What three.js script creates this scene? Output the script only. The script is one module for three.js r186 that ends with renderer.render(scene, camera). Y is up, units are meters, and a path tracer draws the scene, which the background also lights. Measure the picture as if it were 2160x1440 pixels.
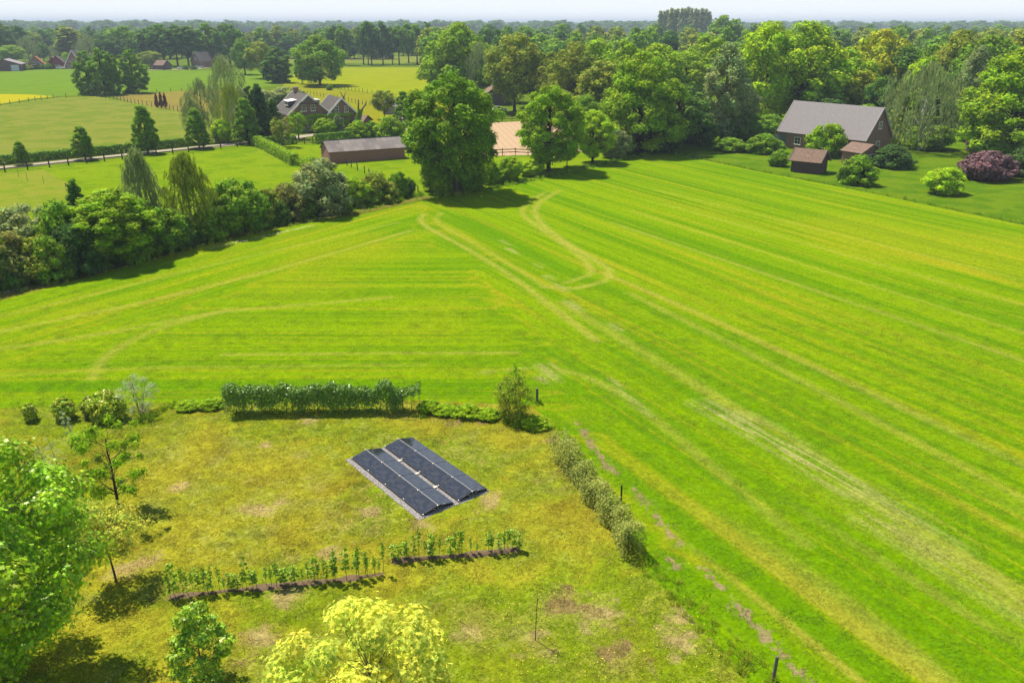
import * as THREE from 'three';
import { mergeGeometries } from 'three/addons/utils/BufferGeometryUtils.js';
import { MarchingCubes } from 'three/addons/objects/MarchingCubes.js';

// ---------------------------------------------------------------- camera, sky, sun, exposure
const FOCAL = 1750, EYE = 23, PITCH = Math.atan(671 / FOCAL), SP = Math.sin(PITCH), CP = Math.cos(PITCH);
const scene = new THREE.Scene();
const camera = new THREE.PerspectiveCamera(2 * Math.atan(720 / FOCAL) * 180 / Math.PI, 1024 / 682, 0.5, 30000);
camera.position.set(0, EYE, 0);
camera.rotation.x = -PITCH;
const renderer = new THREE.WebGLRenderer({ antialias: true });
renderer.setSize(1024, 682);
renderer.toneMapping = THREE.LinearToneMapping;
renderer.toneMappingExposure = 2.05;
renderer.shadowMap.enabled = true;

const SUN = new THREE.Vector3(-0.717 * Math.cos(1.05), Math.sin(1.05), -0.697 * Math.cos(1.05)).normalize();
{
  const W = 512, Hh = 256, d = new Float32Array(W * Hh * 4);
  for (let j = 0; j < Hh; j++) for (let i = 0; i < W; i++) {
    const el = ((j + 0.5) / Hh - 0.5) * Math.PI, u = Math.max(0, Math.sin(el));
    const k = Math.pow(1 - u, 5);                       // pale near the horizon, blue overhead
    const r = 0.135 + 0.425 * k, g = 0.19 + 0.385 * k, b = 0.275 + 0.305 * k, o = (j * W + i) * 4;
    d[o] = r; d[o + 1] = g; d[o + 2] = b; d[o + 3] = 1;
  }
  const sky = new THREE.DataTexture(d, W, Hh, THREE.RGBAFormat, THREE.FloatType);
  sky.mapping = THREE.EquirectangularReflectionMapping; sky.magFilter = THREE.LinearFilter; sky.needsUpdate = true;
  scene.background = sky; scene.environment = sky;
}
const sun = new THREE.DirectionalLight(0xfff0da, 4.6);
sun.position.copy(SUN).multiplyScalar(400).add(new THREE.Vector3(0, 0, -120));
sun.target.position.set(0, 0, -120);
sun.castShadow = true; sun.shadow.mapSize.set(4096, 4096); sun.shadow.radius = 1;
Object.assign(sun.shadow.camera, { left: -220, right: 220, top: 220, bottom: -220, near: 1, far: 900 });
scene.add(sun, sun.target);
scene.fog = new THREE.FogExp2(0xd0e4ff, 0.00022);

// ---------------------------------------------------------------- helpers
const rng = (s) => () => { s = (s + 0x6d2b79f5) | 0; let t = Math.imul(s ^ (s >>> 15), 1 | s); t = (t + Math.imul(t ^ (t >>> 7), 61 | t)) ^ t; return ((t ^ (t >>> 14)) >>> 0) / 4294967296; };
const V = (x, y, z) => new THREE.Vector3(x, y, z), C = (r, g, b) => new THREE.Color().setRGB(r, g, b);
const lerp = (a, b, t) => a + (b - a) * t, clamp = (x) => Math.min(1, Math.max(0, x)), sstep = (a, b, x) => { const t = clamp((x - a) / (b - a)); return t * t * (3 - 2 * t); };
// a pixel of the photograph that shows the ground -> the place on the ground
function G(px, py) { const u = (px - 1080) / FOCAL, v = (720 - py) / FOCAL, t = EYE / (SP - v * CP); return [u * t, -(CP + v * SP) * t]; }
// how high something standing at distance z reaches when its top shows in that row
function top(z, py) { const v = (720 - py) / FOCAL; return EYE + (-SP + v * CP) * -z / (CP + v * SP); }
// what a width in pixels is in metres there
const wide = (z, y, px) => px * (-z * CP + (EYE - y) * SP) / FOCAL;
const taken = {};
function numbered(n) { const k = taken[n] = (taken[n] ?? -1) + 1; return k ? n + '_' + String(k).padStart(3, '0') : n; }
function tag(o, label, category, group, kind) { if (label) o.userData.label = label; if (category) o.userData.category = category; if (group) o.userData.group = group; if (kind) o.userData.kind = kind; return o; }
function shade(o) { o.traverse((m) => { if (m.isMesh) { m.castShadow = true; m.receiveShadow = true; } }); return o; }
function thing(name, label, category, group, pos = [0, 0, 0], turn = 0) { const o = new THREE.Group(); o.name = numbered(name); o.position.set(...pos); o.rotation.y = turn; scene.add(o); return tag(o, label, category, group); }
function part(name, geo, mat, parent) { const m = new THREE.Mesh(geo, mat); m.name = name; m.castShadow = m.receiveShadow = true; parent.add(m); return m; }
const box = (w, h, d, x = 0, y = 0, z = 0) => new THREE.BoxGeometry(w, h, d).translate(x, y, z);
const std = (c, rough = 0.9, extra = {}) => new THREE.MeshStandardMaterial({ color: Array.isArray(c) ? C(...c) : c, roughness: rough, ...extra });

// value noise
const HASH = new Float32Array(65536); { const r = rng(77); for (let i = 0; i < 65536; i++) HASH[i] = r(); }
function vn(x, y) { const xi = Math.floor(x), yi = Math.floor(y); let fx = x - xi, fy = y - yi; fx = fx * fx * (3 - 2 * fx); fy = fy * fy * (3 - 2 * fy);
  const a = xi & 255, b = (xi + 1) & 255, c = (yi & 255) << 8, d = ((yi + 1) & 255) << 8; const p = HASH[a | c], q = HASH[b | c], r = HASH[a | d], s = HASH[b | d];
  return p + (q - p) * fx + (r - p + (p - q - r + s) * fx) * fy; }
const fbm = (x, y, n = 4) => { let s = 0, a = 0.5, t = 0; for (let i = 0; i < n; i++) { s += a * vn(x, y); t += a; a *= 0.5; x = x * 2.03 + 17.3; y = y * 2.03 + 9.1; } return s / t; };
const toS = (c) => 255 * (c <= 0.0031308 ? 12.92 * c : 1.055 * Math.pow(c, 1 / 2.4) - 0.055);
const LUT = new Uint8Array(4097); for (let i = 0; i <= 4096; i++) LUT[i] = toS((i / 4096) ** 2);
const sb = (c) => LUT[Math.round(Math.sqrt(clamp(c)) * 4096)];
// a texture from a function of the pixel -> linear colour
function texture(w, h, fn, repeat) { const d = new Uint8Array(w * h * 4), c = [0, 0, 0]; for (let j = 0; j < h; j++) for (let i = 0; i < w; i++) { fn(i, j, c); const o = (j * w + i) * 4; d[o] = sb(c[0]); d[o + 1] = sb(c[1]); d[o + 2] = sb(c[2]); d[o + 3] = 255; }
  const t = new THREE.DataTexture(d, w, h); t.colorSpace = THREE.SRGBColorSpace; t.magFilter = THREE.LinearFilter; t.minFilter = THREE.LinearMipmapLinearFilter; t.generateMipmaps = true; t.anisotropy = 8; t.wrapS = t.wrapT = THREE.RepeatWrapping; if (repeat) t.repeat.set(...repeat); t.needsUpdate = true; return t; }
function heights(w, h, fn, repeat, channel = 0) { const d = new Uint8Array(w * h * 4); for (let j = 0; j < h; j++) for (let i = 0; i < w; i++) { const o = (j * w + i) * 4, v = 255 * clamp(fn(i, j)); d[o] = d[o + 1] = d[o + 2] = v; d[o + 3] = 255; }
  const t = new THREE.DataTexture(d, w, h); t.magFilter = THREE.LinearFilter; t.wrapS = t.wrapT = THREE.RepeatWrapping; if (repeat) t.repeat.set(...repeat); t.channel = channel; t.needsUpdate = true; return t; }
const mix3 = (o, a, b, t) => { o[0] = lerp(a[0], b[0], t); o[1] = lerp(a[1], b[1], t); o[2] = lerp(a[2], b[2], t); };
// seamless noise on a tile of n cells
const tn = (x, y, n) => { const w = (k) => ((k % n) + n) % n, xi = Math.floor(x), yi = Math.floor(y); let fx = x - xi, fy = y - yi; fx = fx * fx * (3 - 2 * fx); fy = fy * fy * (3 - 2 * fy); const h = (a, b) => HASH[(w(a) & 255) | ((w(b) & 255) << 8)];
  const p = h(xi, yi), q = h(xi + 1, yi), r = h(xi, yi + 1), s = h(xi + 1, yi + 1); return p + (q - p) * fx + (r - p + (p - q - r + s) * fx) * fy; };

// ---------------------------------------------------------------- ground, fields, roads
function sheet(name, outline, y, mat, frame) {   // outline in world [x, z]; uv over frame [x0, z0, w, d], uv1 in metres
  const s = new THREE.Shape(outline.map(([x, z]) => new THREE.Vector2(x, -z))), g = new THREE.ShapeGeometry(s), p = g.attributes.position, uv = g.attributes.uv, uv1 = new Float32Array(p.count * 2);
  for (let i = 0; i < p.count; i++) { const x = p.getX(i), z = -p.getY(i); uv1[i * 2] = x; uv1[i * 2 + 1] = z; if (frame) uv.setXY(i, (x - frame[0]) / frame[2], (z - frame[1]) / frame[3]); else uv.setXY(i, x, z); p.setXYZ(i, x, 0, z); }
  g.setAttribute('uv1', new THREE.BufferAttribute(uv1, 2)); g.computeVertexNormals();
  const n = g.attributes.normal; for (let i = 0; i < n.count; i++) n.setXYZ(i, 0, 1, 0);
  const m = new THREE.Mesh(g, mat); m.name = numbered(name); m.position.y = y; m.receiveShadow = true; m.userData.kind = 'structure'; scene.add(m); return m;
}
const P = (...a) => a.map(([x, y]) => G(x, y));
const frameOf = (pts) => { const xs = pts.map((p) => p[0]), zs = pts.map((p) => p[1]), a = Math.min(...xs), b = Math.min(...zs); return [a, b, Math.max(...xs) - a, Math.max(...zs) - b]; };
const grassBump = heights(512, 512, (i, j) => 0.25 * tn(i / 4, j / 4, 128) + 0.4 * tn(i / 16 + 9, j / 16, 32) + 0.35 * tn(i / 32 + 5, j / 32 + 3, 16), [1 / 4, 1 / 4], 1);

// tiling meadow textures, 24 m to a tile
function meadow(a, b, c, seed, k = 0.5) { return texture(512, 512, (i, j, o) => { const big = tn(i / 64 + seed, j / 64, 8) * 0.6 + tn(i / 20, j / 20 + seed, 25.6 | 0) * 0.4, fine = tn(i / 2, j / 2, 256), f2 = tn(i / 5 + seed, j / 5, 102);
  mix3(o, a, b, sstep(0.3, 0.7, big)); mix3(o, o, c, sstep(0.55, 0.8, f2) * k); const m = 0.78 + 0.44 * fine; o[0] *= m; o[1] *= m; o[2] *= m; }); }
function meadowMat(tex, tile) { const t = tex.clone(); t.repeat.set(1 / tile, 1 / tile); t.needsUpdate = true; return new THREE.MeshPhysicalMaterial({ map: t, roughness: 1, specularIntensity: 0, bumpMap: grassBump, bumpScale: 0.05 }); }
const texBase = meadow([0.05, 0.1, 0.004], [0.085, 0.14, 0.006], [0.1, 0.12, 0.01], 3), texBright = meadow([0.085, 0.165, 0.002], [0.125, 0.2, 0.003], [0.15, 0.19, 0.006], 11), texOlive = meadow([0.095, 0.15, 0.012], [0.14, 0.17, 0.022], [0.14, 0.13, 0.045], 23), texBrown = meadow([0.15, 0.125, 0.035], [0.17, 0.15, 0.03], [0.12, 0.14, 0.02], 31), texYellow = meadow([0.3, 0.27, 0.003], [0.26, 0.26, 0.004], [0.2, 0.22, 0.004], 41), texGreen = meadow([0.08, 0.16, 0.01], [0.1, 0.18, 0.01], [0.12, 0.17, 0.012], 53);
{ const e = 9000; sheet('ground', [[-e, 400], [e, 400], [e, -e * 1.6], [-e, -e * 1.6]], 0, meadowMat(texBase, 26)); }

// distant parcels first
sheet('far_pasture', P([-400, 206], [-400, 148], [0, 149], [200, 139], [330, 149], [480, 149], [560, 150], [600, 176], [520, 190], [440, 187], [300, 197], [200, 200], [110, 203], [0, 200]), 0.004, meadowMat(texGreen, 31));
sheet('rape_field', P([-300, 228], [-300, 198], [0, 198], [60, 199], [116, 203], [60, 209], [0, 219]), 0.008, meadowMat(texYellow, 23));
sheet('brown_paddock', P([235, 203], [300, 197], [440, 188], [470, 190], [470, 240], [392, 237], [300, 222]), 0.012, meadowMat(texBrown, 29));
sheet('pasture', P([-300, 372], [-300, 245], [0, 222], [110, 206], [200, 203], [240, 209], [392, 237], [470, 243], [480, 290], [420, 303], [180, 332], [0, 352]), 0.016, meadowMat(texOlive, 33));
sheet('bright_meadow', P([595, 180], [625, 150], [700, 142], [905, 142], [960, 185], [960, 230], [880, 214], [800, 198], [720, 188]), 0.02, meadowMat(meadow([0.15, 0.2, 0.002], [0.19, 0.22, 0.003], [0.17, 0.22, 0.003], 61), 37));
sheet('olive_meadow', P([560, 194], [600, 181], [720, 189], [800, 199], [880, 215], [960, 232], [940, 262], [800, 262], [740, 240], [600, 225]), 0.024, meadowMat(meadow([0.17, 0.18, 0.006], [0.15, 0.17, 0.006], [0.18, 0.16, 0.01], 67), 37));
sheet('roadside_meadow', P([560, 133], [900, 133], [900, 119], [560, 119]), 0.02, meadowMat(texOlive, 41));

// the horse paddock left of the drive fence, greener towards the house
const paddock = P([-300, 560], [-300, 385], [0, 361], [260, 334], [533, 305], [640, 300], [700, 270], [900, 262], [1000, 262], [1010, 262], [1030, 330], [1320, 320], [1395, 318], [1310, 339], [1200, 363], [1100, 386], [1000, 404], [905, 420], [760, 452], [600, 480], [400, 528], [200, 582], [0, 634], [-300, 720]);
sheet('paddock', paddock, 0.028, meadowMat(texBright, 27));
sheet('dry_pasture', P([-300, 560], [-300, 390], [0, 364], [90, 358], [170, 400], [120, 430], [0, 470]), 0.032, meadowMat(meadow([0.11, 0.175, 0.006], [0.15, 0.185, 0.015], [0.16, 0.155, 0.045], 71), 19));
sheet('right_lawn', P([1310, 336], [1340, 296], [1400, 285], [1640, 262], [1900, 270], [2500, 320], [2700, 600], [2160, 473], [1800, 398], [1600, 360], [1480, 334], [1400, 318]), 0.032, meadowMat(meadow([0.05, 0.12, 0.003], [0.085, 0.15, 0.004], [0.09, 0.13, 0.01], 73), 21));

function strip(name, pts, width, y, mat) { const l = [], r = []; pts.forEach((p, i) => { const a = pts[Math.max(0, i - 1)], b = pts[Math.min(pts.length - 1, i + 1)], dx = b[0] - a[0], dz = b[1] - a[1], n = Math.hypot(dx, dz), w = (Array.isArray(width) ? width[i] : width) / 2; l.push([p[0] - dz / n * w, p[1] + dx / n * w]); r.unshift([p[0] + dz / n * w, p[1] - dx / n * w]); }); return sheet(name, [...l, ...r], y, mat); }
const texRoad = texture(256, 256, (i, j, o) => { const f = 0.8 + 0.4 * tn(i / 2, j / 2, 128), b = tn(i / 32, j / 32, 8); mix3(o, [0.24, 0.22, 0.2], [0.32, 0.29, 0.25], b); o[0] *= f; o[1] *= f; o[2] *= f; });
strip('driveway', P([-150, 370], [0, 354.5], [90, 345.5], [180, 336], [330, 320], [440, 309], [530, 300.5], [560, 298], [600, 293], [640, 287], [690, 281]), 3.2, 0.036, meadowMat(texRoad, 5));
strip('village_road', P([-120, 153], [0, 148.5], [60, 146], [120, 144.5], [190, 146], [330, 147], [400, 146], [440, 141], [470, 138]), 6, 0.036, meadowMat(texRoad, 5));
sheet('yard', P([818, 262], [838, 240], [880, 240], [930, 262], [900, 276], [830, 274]), 0.036, meadowMat(texture(256, 256, (i, j, o) => { mix3(o, [0.22, 0.19, 0.17], [0.28, 0.24, 0.21], tn(i / 9, j / 9, 28)); }), 6));
{ // raked sand of the riding arena
  const a = G(1060, 262), b = G(1130, 325), th = Math.atan2(b[1] - a[1], b[0] - a[0]), tex = texture(512, 512, (i, j, o) => { const s = Math.sin(j / 512 * Math.PI * 2 * 10 + 1.2 * tn(i / 40, j / 40, 12)), n = tn(i / 3, j / 3, 170); mix3(o, [0.29, 0.2, 0.115], [0.34, 0.25, 0.155], 0.5 + 0.35 * s + 0.4 * (n - 0.5)); });
  tex.repeat.set(1 / 14, 1 / 14); tex.rotation = th;
  sheet('riding_arena', P([1000, 326], [1030, 259], [1100, 256], [1225, 270], [1240, 318], [1180, 325], [1050, 329]), 0.04, new THREE.MeshStandardMaterial({ map: tex, roughness: 1 }));
}

// the mown field
const fieldLine = P([-500, 775], [-300, 720], [0, 634], [200, 581], [400, 527], [600, 480], [760, 453], [905, 421], [1000, 406], [1100, 387], [1200, 364], [1310, 340], [1395, 322], [1480, 337], [1600, 362], [1800, 400], [2160, 475], [2500, 560]);
const fieldEdge = P([1900, 1900], [1690, 1560], [1580, 1440], [1530, 1380], [1450, 1292], [1372, 1212], [1330, 1150], [1268, 1050], [1200, 962], [1165, 892], [1120, 858], [1000, 850], [880, 846], [480, 848], [340, 850], [160, 856], [0, 862], [-300, 870]);
const field = [...fieldLine, [95, -78], [70, -10], ...fieldEdge];
const FF = [-110, -185, 230, 178];
const dA = (() => { const a = G(1480, 337), b = G(2160, 475), n = Math.hypot(b[0] - a[0], b[1] - a[1]); return [(b[0] - a[0]) / n, (b[1] - a[1]) / n]; })();
const dH = (() => { const a = G(0, 634), b = G(600, 480), n = Math.hypot(b[0] - a[0], b[1] - a[1]); return [(b[0] - a[0]) / n, (b[1] - a[1]) / n]; })(), hA = G(0, 634);
const bLine = P([890, 440], [1000, 590], [1080, 730], [1150, 880]);
const fieldMask = (() => {   // wheel tracks and bare places, drawn in metres
  const S = 1024, cv = document.createElement('canvas'); cv.width = cv.height = S; const c = cv.getContext('2d'); c.fillStyle = '#000'; c.fillRect(0, 0, S, S); c.lineCap = c.lineJoin = 'round';
  const line = (pts, w, col, a) => { for (const [k, q] of [[2.2, 0.35], [1.4, 0.4], [0.7, 0.5]]) { c.strokeStyle = col; c.globalAlpha = a * q; c.lineWidth = w * k * S / FF[2]; c.beginPath(); const m = P(...pts).map(([x, z]) => [(x - FF[0]) / FF[2] * S, (z - FF[1]) / FF[3] * S]); m.forEach(([x, y], i) => { if (!i) return c.moveTo(x, y); const [x0, y0] = m[i - 1]; if (i < m.length - 1) c.quadraticCurveTo(x0, y0, (x0 + x) / 2, (y0 + y) / 2); else c.lineTo(x, y); }); c.stroke(); } };
  const R = '#f00', Gn = '#0f0';
  line([[895, 452], [884, 463], [897, 478], [930, 496], [985, 525], [1060, 570], [1130, 620], [1185, 665], [1260, 720]], 0.5, R, 0.9);
  line([[930, 450], [917, 462], [925, 472], [960, 492], [1010, 520], [1080, 560], [1150, 605]], 0.45, R, 0.5);
  line([[1180, 402], [1140, 425], [1126, 440], [1130, 458], [1155, 485], [1205, 520], [1262, 552], [1290, 572], [1282, 592], [1240, 604], [1190, 613], [1150, 607]], 0.55, R, 0.9);
  line([[1150, 405], [1110, 432], [1097, 448], [1120, 470], [1180, 510], [1230, 545], [1252, 572], [1235, 590], [1195, 597]], 0.5, R, 0.8);
  line([[0, 737], [150, 716], [300, 690], [400, 668], [480, 656], [640, 645], [820, 628]], 0.6, R, 0.6);
  line([[195, 800], [205, 770], [245, 735], [310, 702], [400, 672], [480, 654]], 0.55, R, 0.6);
  line([[0, 700], [140, 672], [300, 640], [480, 595], [680, 545], [868, 487]], 0.55, R, 0.75);
  line([[0, 668], [200, 622], [420, 566], [640, 515], [840, 470]], 0.5, R, 0.45);
  line([[470, 749], [700, 747], [900, 745], [1090, 745]], 0.35, R, 0.9);
  line([[0, 795], [200, 780], [480, 772], [900, 770]], 0.4, R, 0.4);
  line([[1155, 775], [1260, 800], [1380, 880], [1500, 985], [1700, 1150]], 0.5, R, 0.5);
  line([[1190, 640], [1320, 722], [1500, 830], [1750, 990], [2200, 1290]], 0.7, R, 0.55);
  line([[1270, 575], [1450, 650], [1700, 765], [2200, 1000]], 0.5, R, 0.75);
  line([[1330, 620], [1500, 705], [1800, 860], [2200, 1075]], 0.5, R, 0.55);
  line([[1290, 470], [1560, 560], [1800, 640], [2200, 775]], 0.45, R, 0.7);
  line([[1400, 430], [1700, 515], [2200, 655]], 0.4, R, 0.55); line([[1380, 400], [1700, 478], [2200, 600]], 0.4, R, 0.5); line([[1330, 445], [1600, 530], [2200, 715]], 0.4, R, 0.5);
  for (const [x, y, l] of [[1065, 512, 14], [1080, 530, 18], [1140, 560, 14], [1165, 590, 24], [1185, 608, 18], [1205, 640, 16], [1300, 690, 20], [1215, 650, 10]]) line([[x - l / 2, y - l * 0.3], [x + l / 2, y + l * 0.35]], 0.5, Gn, 0.8);
  line([[1482, 853], [1560, 895], [1640, 940], [1720, 988], [1790, 1035]], 1.1, Gn, 0.9); line([[1560, 880], [1680, 945], [1800, 1020], [2000, 1150]], 1.4, Gn, 0.5); line([[1840, 1100], [2000, 1190], [2200, 1310]], 1.2, Gn, 0.55);
  line([[1150, 772], [1170, 795], [1165, 815], [1145, 800]], 0.8, Gn, 0.8); line([[1290, 800], [1330, 840], [1370, 880]], 0.4, Gn, 0.7); line([[1000, 790], [1060, 780], [1110, 778]], 0.4, Gn, 0.4);
  for (const q of [[[1216, 893], [1250, 940]], [[1250, 940], [1282, 990]], [[1285, 985], [1300, 1000]], [[1335, 1030], [1372, 1075], [1400, 1112]], [[1395, 1105], [1425, 1140], [1440, 1160]], [[1480, 1195], [1520, 1240], [1560, 1285]], [[1555, 1280], [1590, 1315], [1620, 1350]], [[1615, 1345], [1650, 1385], [1700, 1440], [1760, 1500]], [[1430, 1200], [1412, 1180]]]) { line(q, 0.15, '#00f', 0.9); line(q, 0.55, '#00f', 0.3); }
  const d = c.getImageData(0, 0, S, S).data;
  return (x, z, k) => { const i = Math.min(S - 1, Math.max(0, (x - FF[0]) / FF[2] * S | 0)), j = Math.min(S - 1, Math.max(0, (z - FF[1]) / FF[3] * S | 0)); return d[(j * S + i) * 4 + k] / 255; };
})();
function fieldColor(x, z, o, fine) {
  let e = -1e9; for (let i = 0; i < bLine.length - 1; i++) { const [a, b] = [bLine[i], bLine[i + 1]]; if (i === 0 || z > a[1]) { const n = Math.hypot(b[0] - a[0], b[1] - a[1]); e = ((x - a[0]) * -(b[1] - a[1]) + (z - a[1]) * (b[0] - a[0])) / n; } }
  const nz = fbm(x * 0.12, z * 0.12, 3), w = sstep(-5, 5, -e + (nz - 0.5) * 10);                 // 1 right of the turning line
  const dh = -((x - hA[0]) * -dH[1] + (z - hA[1]) * dH[0]);                                          // metres from the hedge side
  const wh = sstep(17, 13, Math.abs(dh) + (nz - 0.5) * 4) * (1 - w);
  const band = (s, l) => 0.42 * vn(s * 0.62, l * 0.012) + 0.28 * vn(s * 1.9 + 40, l * 0.03) + 0.3 * vn(s * 4.6 + 80, l * 0.09);
  const sA = x * -dA[1] + z * dA[0], lA = x * dA[0] + z * dA[1], sH = dh, lH = x * dH[0] + z * dH[1], sB = z + 0.035 * x + 1.5 * vn(x * 0.03, 3), lB = x;
  let st = lerp(lerp(band(sB, lB), band(sH + 300, lH), wh), band(sA + 150, lA), w);
  let ridge = lerp(lerp(vn(sB * 0.9 + 7, lB * 0.01), vn(sH * 0.8, lH * 0.01), wh), vn(sA * 0.75 + 31, lA * 0.008), w); ridge = Math.pow(1 - Math.abs(2 * ridge - 1), 10);
  const low = fbm(x * 0.045 + 5, z * 0.045, 3), pat = fbm(x * 0.5, z * 0.5, 3);
  mix3(o, [0.074, 0.168, 0.0005], [0.13, 0.218, 0.0006], sstep(0.3, 0.68, st * 0.75 + low * 0.25));
  mix3(o, o, [0.192, 0.215, 0.006], clamp(ridge * 1.0 * (0.35 + 0.9 * vn(lA * 0.06, sA * 0.3)) + sstep(0.55, 0.75, low) * 0.35));
  const m = fieldMask(x, z, 0) * (0.45 + 0.75 * pat), b = fieldMask(x, z, 1) * sstep(0.34, 0.6, vn(sA * 5, lA * 0.35) * 0.6 + pat * 0.4) * (0.75 + 0.25 * Math.sin(sA * 20)), soil = sstep(0.52, 0.74, fieldMask(x, z, 2) * 0.5 + 0.75 * fbm(x * 3.1, z * 3.1, 4) - 0.02) * sstep(0.02, 0.3, fieldMask(x, z, 2));
  mix3(o, o, [0.225, 0.235, 0.035], clamp(m * 1.0)); mix3(o, o, [0.27, 0.255, 0.1], clamp(b * 1.0));
  const dry = sstep(0.64, 0.8, vn(sA * 1.3 + 60, lA * 0.05)) * sstep(-45, -20, z) * w; mix3(o, o, [0.19, 0.2, 0.03], dry * 0.6);
  mix3(o, o, [0.19, 0.15, 0.085], soil * 0.9);
  const f = 0.55 + 0.62 * fine + 0.28 * vn(x * 6.1, z * 6.1); o[0] *= f; o[1] *= f; o[2] *= f;
}
const cutZ = (poly, z0, keepNear) => { const out = [], side = (p) => (keepNear ? p[1] - z0 : z0 - p[1]); poly.forEach((p, i) => { const q = poly[(i + 1) % poly.length], a = side(p), b = side(q); if (a >= 0) out.push(p); if (a * b < 0) { const t = a / (a - b); out.push([lerp(p[0], q[0], t), z0]); } }); return out; };
{ const r = rng(5), N = 2048, make = (F) => texture(N, N, (i, j, o) => { const x = F[0] + (i + 0.5) / N * F[2], z = F[1] + (j + 0.5) / N * F[3]; fieldColor(x, z, o, 0.5 * r() + 0.5 * vn(x * 9, z * 9)); }), mat = (t) => new THREE.MeshPhysicalMaterial({ map: t, roughness: 1, specularIntensity: 0, bumpMap: grassBump, bumpScale: 0.06 });
  const NF = [-58, -66.5, 124, 54]; sheet('mown_field', cutZ(field, -66, true), 0.044, mat(make(NF)), NF); sheet('mown_field', cutZ(field, -66, false), 0.044, mat(make(FF)), FF); }

// the garden lawn
const LF = [-48, -56, 68, 46];
const lawn = [...fieldEdge.slice(1), ...P([-300, 870]).map(([x, z]) => [x, z]), [-46, -14], [14, -14]];
const spots = [[1128, 1352, 0.9, 1], [1260, 1300, 1.1, 1], [1195, 1277, 0.9, 2], [1290, 1320, 0.7, 1], [1425, 1352, 0.9, 1], [600, 1262, 0.7, 1], [545, 1075, 0.8, 1], [590, 1062, 0.7, 1], [375, 1025, 0.6, 1], [780, 1080, 0.6, 1], [890, 1110, 0.6, 1], [545, 1345, 0.8, 1], [505, 1400, 0.6, 2], [1310, 1385, 1, 2], [1030, 1060, 0.8, 1], [700, 1165, 0.6, 1], [1440, 1290, 0.8, 1], [560, 940, 0.4, 1], [650, 890, 0.5, 1], [1000, 1330, 0.7, 1], [300, 1190, 0.8, 1], [270, 1200, 0.7, 1], [1170, 930, 0.7, 2], [960, 895, 0.5, 2], [1015, 890, 0.4, 2]].map(([x, y, r, k]) => [...G(x, y), r, k]);
function lawnColor(x, z, o, fine) {
  const wx = x + 1.6 * (vn(x * 0.5, z * 0.5 + 9) - 0.5), wz = z + 1.6 * (vn(x * 0.5 + 40, z * 0.5) - 0.5);
  const a = fbm(wx * 0.17 + 3, wz * 0.17, 3), b = fbm(wx * 0.55 + 31, wz * 0.55 + 7, 4), c = fbm(wx * 1.7, wz * 1.7 + 50, 4), d = fbm(wx * 0.36 + 80, wz * 0.36, 4), e = vn(x * 5.3, z * 5.3) * 0.55 + vn(x * 11 + 7, z * 11) * 0.45;
  // lusher below the young hedge, along the field side and under the trees on the left
  const damp = clamp(sstep(-33, -27, z) * sstep(-16, -6, x) * 0.8 + sstep(2, 6, x + (z + 30) * 0.35) * 0.7 + sstep(-19, -25, x) * 0.5 + sstep(-42, -45, z) * 0.4);
  mix3(o, [0.195, 0.2, 0.014], [0.112, 0.17, 0.004], clamp(sstep(0.4, 0.64, a * 0.36 + b * 0.34 + c * 0.2 + e * 0.1 + damp * 0.12)));
  mix3(o, o, [0.12, 0.105, 0.007], sstep(0.5, 0.66, d * 0.5 + c * 0.3 + e * 0.2) * (1 - damp * 0.6) * 0.7);
  mix3(o, o, [0.215, 0.2, 0.055], sstep(0.48, 0.68, b * 0.4 + c * 0.3 + e * 0.3) * 0.5 * (1 - damp * 0.35));
  for (const s of spots) { const q = Math.hypot(x - s[0], z - s[1]) / s[2]; if (q < 1.9) mix3(o, o, s[3] === 1 ? [0.23, 0.195, 0.08] : [0.155, 0.118, 0.05], sstep(1.25, 0.2, q + (c - 0.5) * 2.6 + (e - 0.5) * 0.8) * 0.9); }
  const f = 0.34 + 0.64 * fine + 0.82 * e; o[0] *= f; o[1] *= f; o[2] *= f;
}
{ const r = rng(9), N = 2048, tex = texture(N, N, (i, j, o) => lawnColor(LF[0] + (i + 0.5) / N * LF[2], LF[1] + (j + 0.5) / N * LF[3], o, 0.5 * r() + 0.5 * vn(i / 3, j / 3)));
  sheet('garden_lawn', lawn, 0.04, new THREE.MeshPhysicalMaterial({ map: tex, roughness: 1, specularIntensity: 0, bumpMap: grassBump, bumpScale: 0.1 }), LF); }
// worn cart track between the hedgerow and the field
strip('cart_track', P([-300, 712], [0, 626], [200, 573], [400, 519], [600, 473], [760, 447], [905, 415]), [2.2, 2.2, 2.2, 2.2, 2.2, 2, 1.6], 0.048, meadowMat(meadow([0.09, 0.11, 0.012], [0.13, 0.14, 0.02], [0.12, 0.085, 0.04], 83, 0.9), 7));
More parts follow.
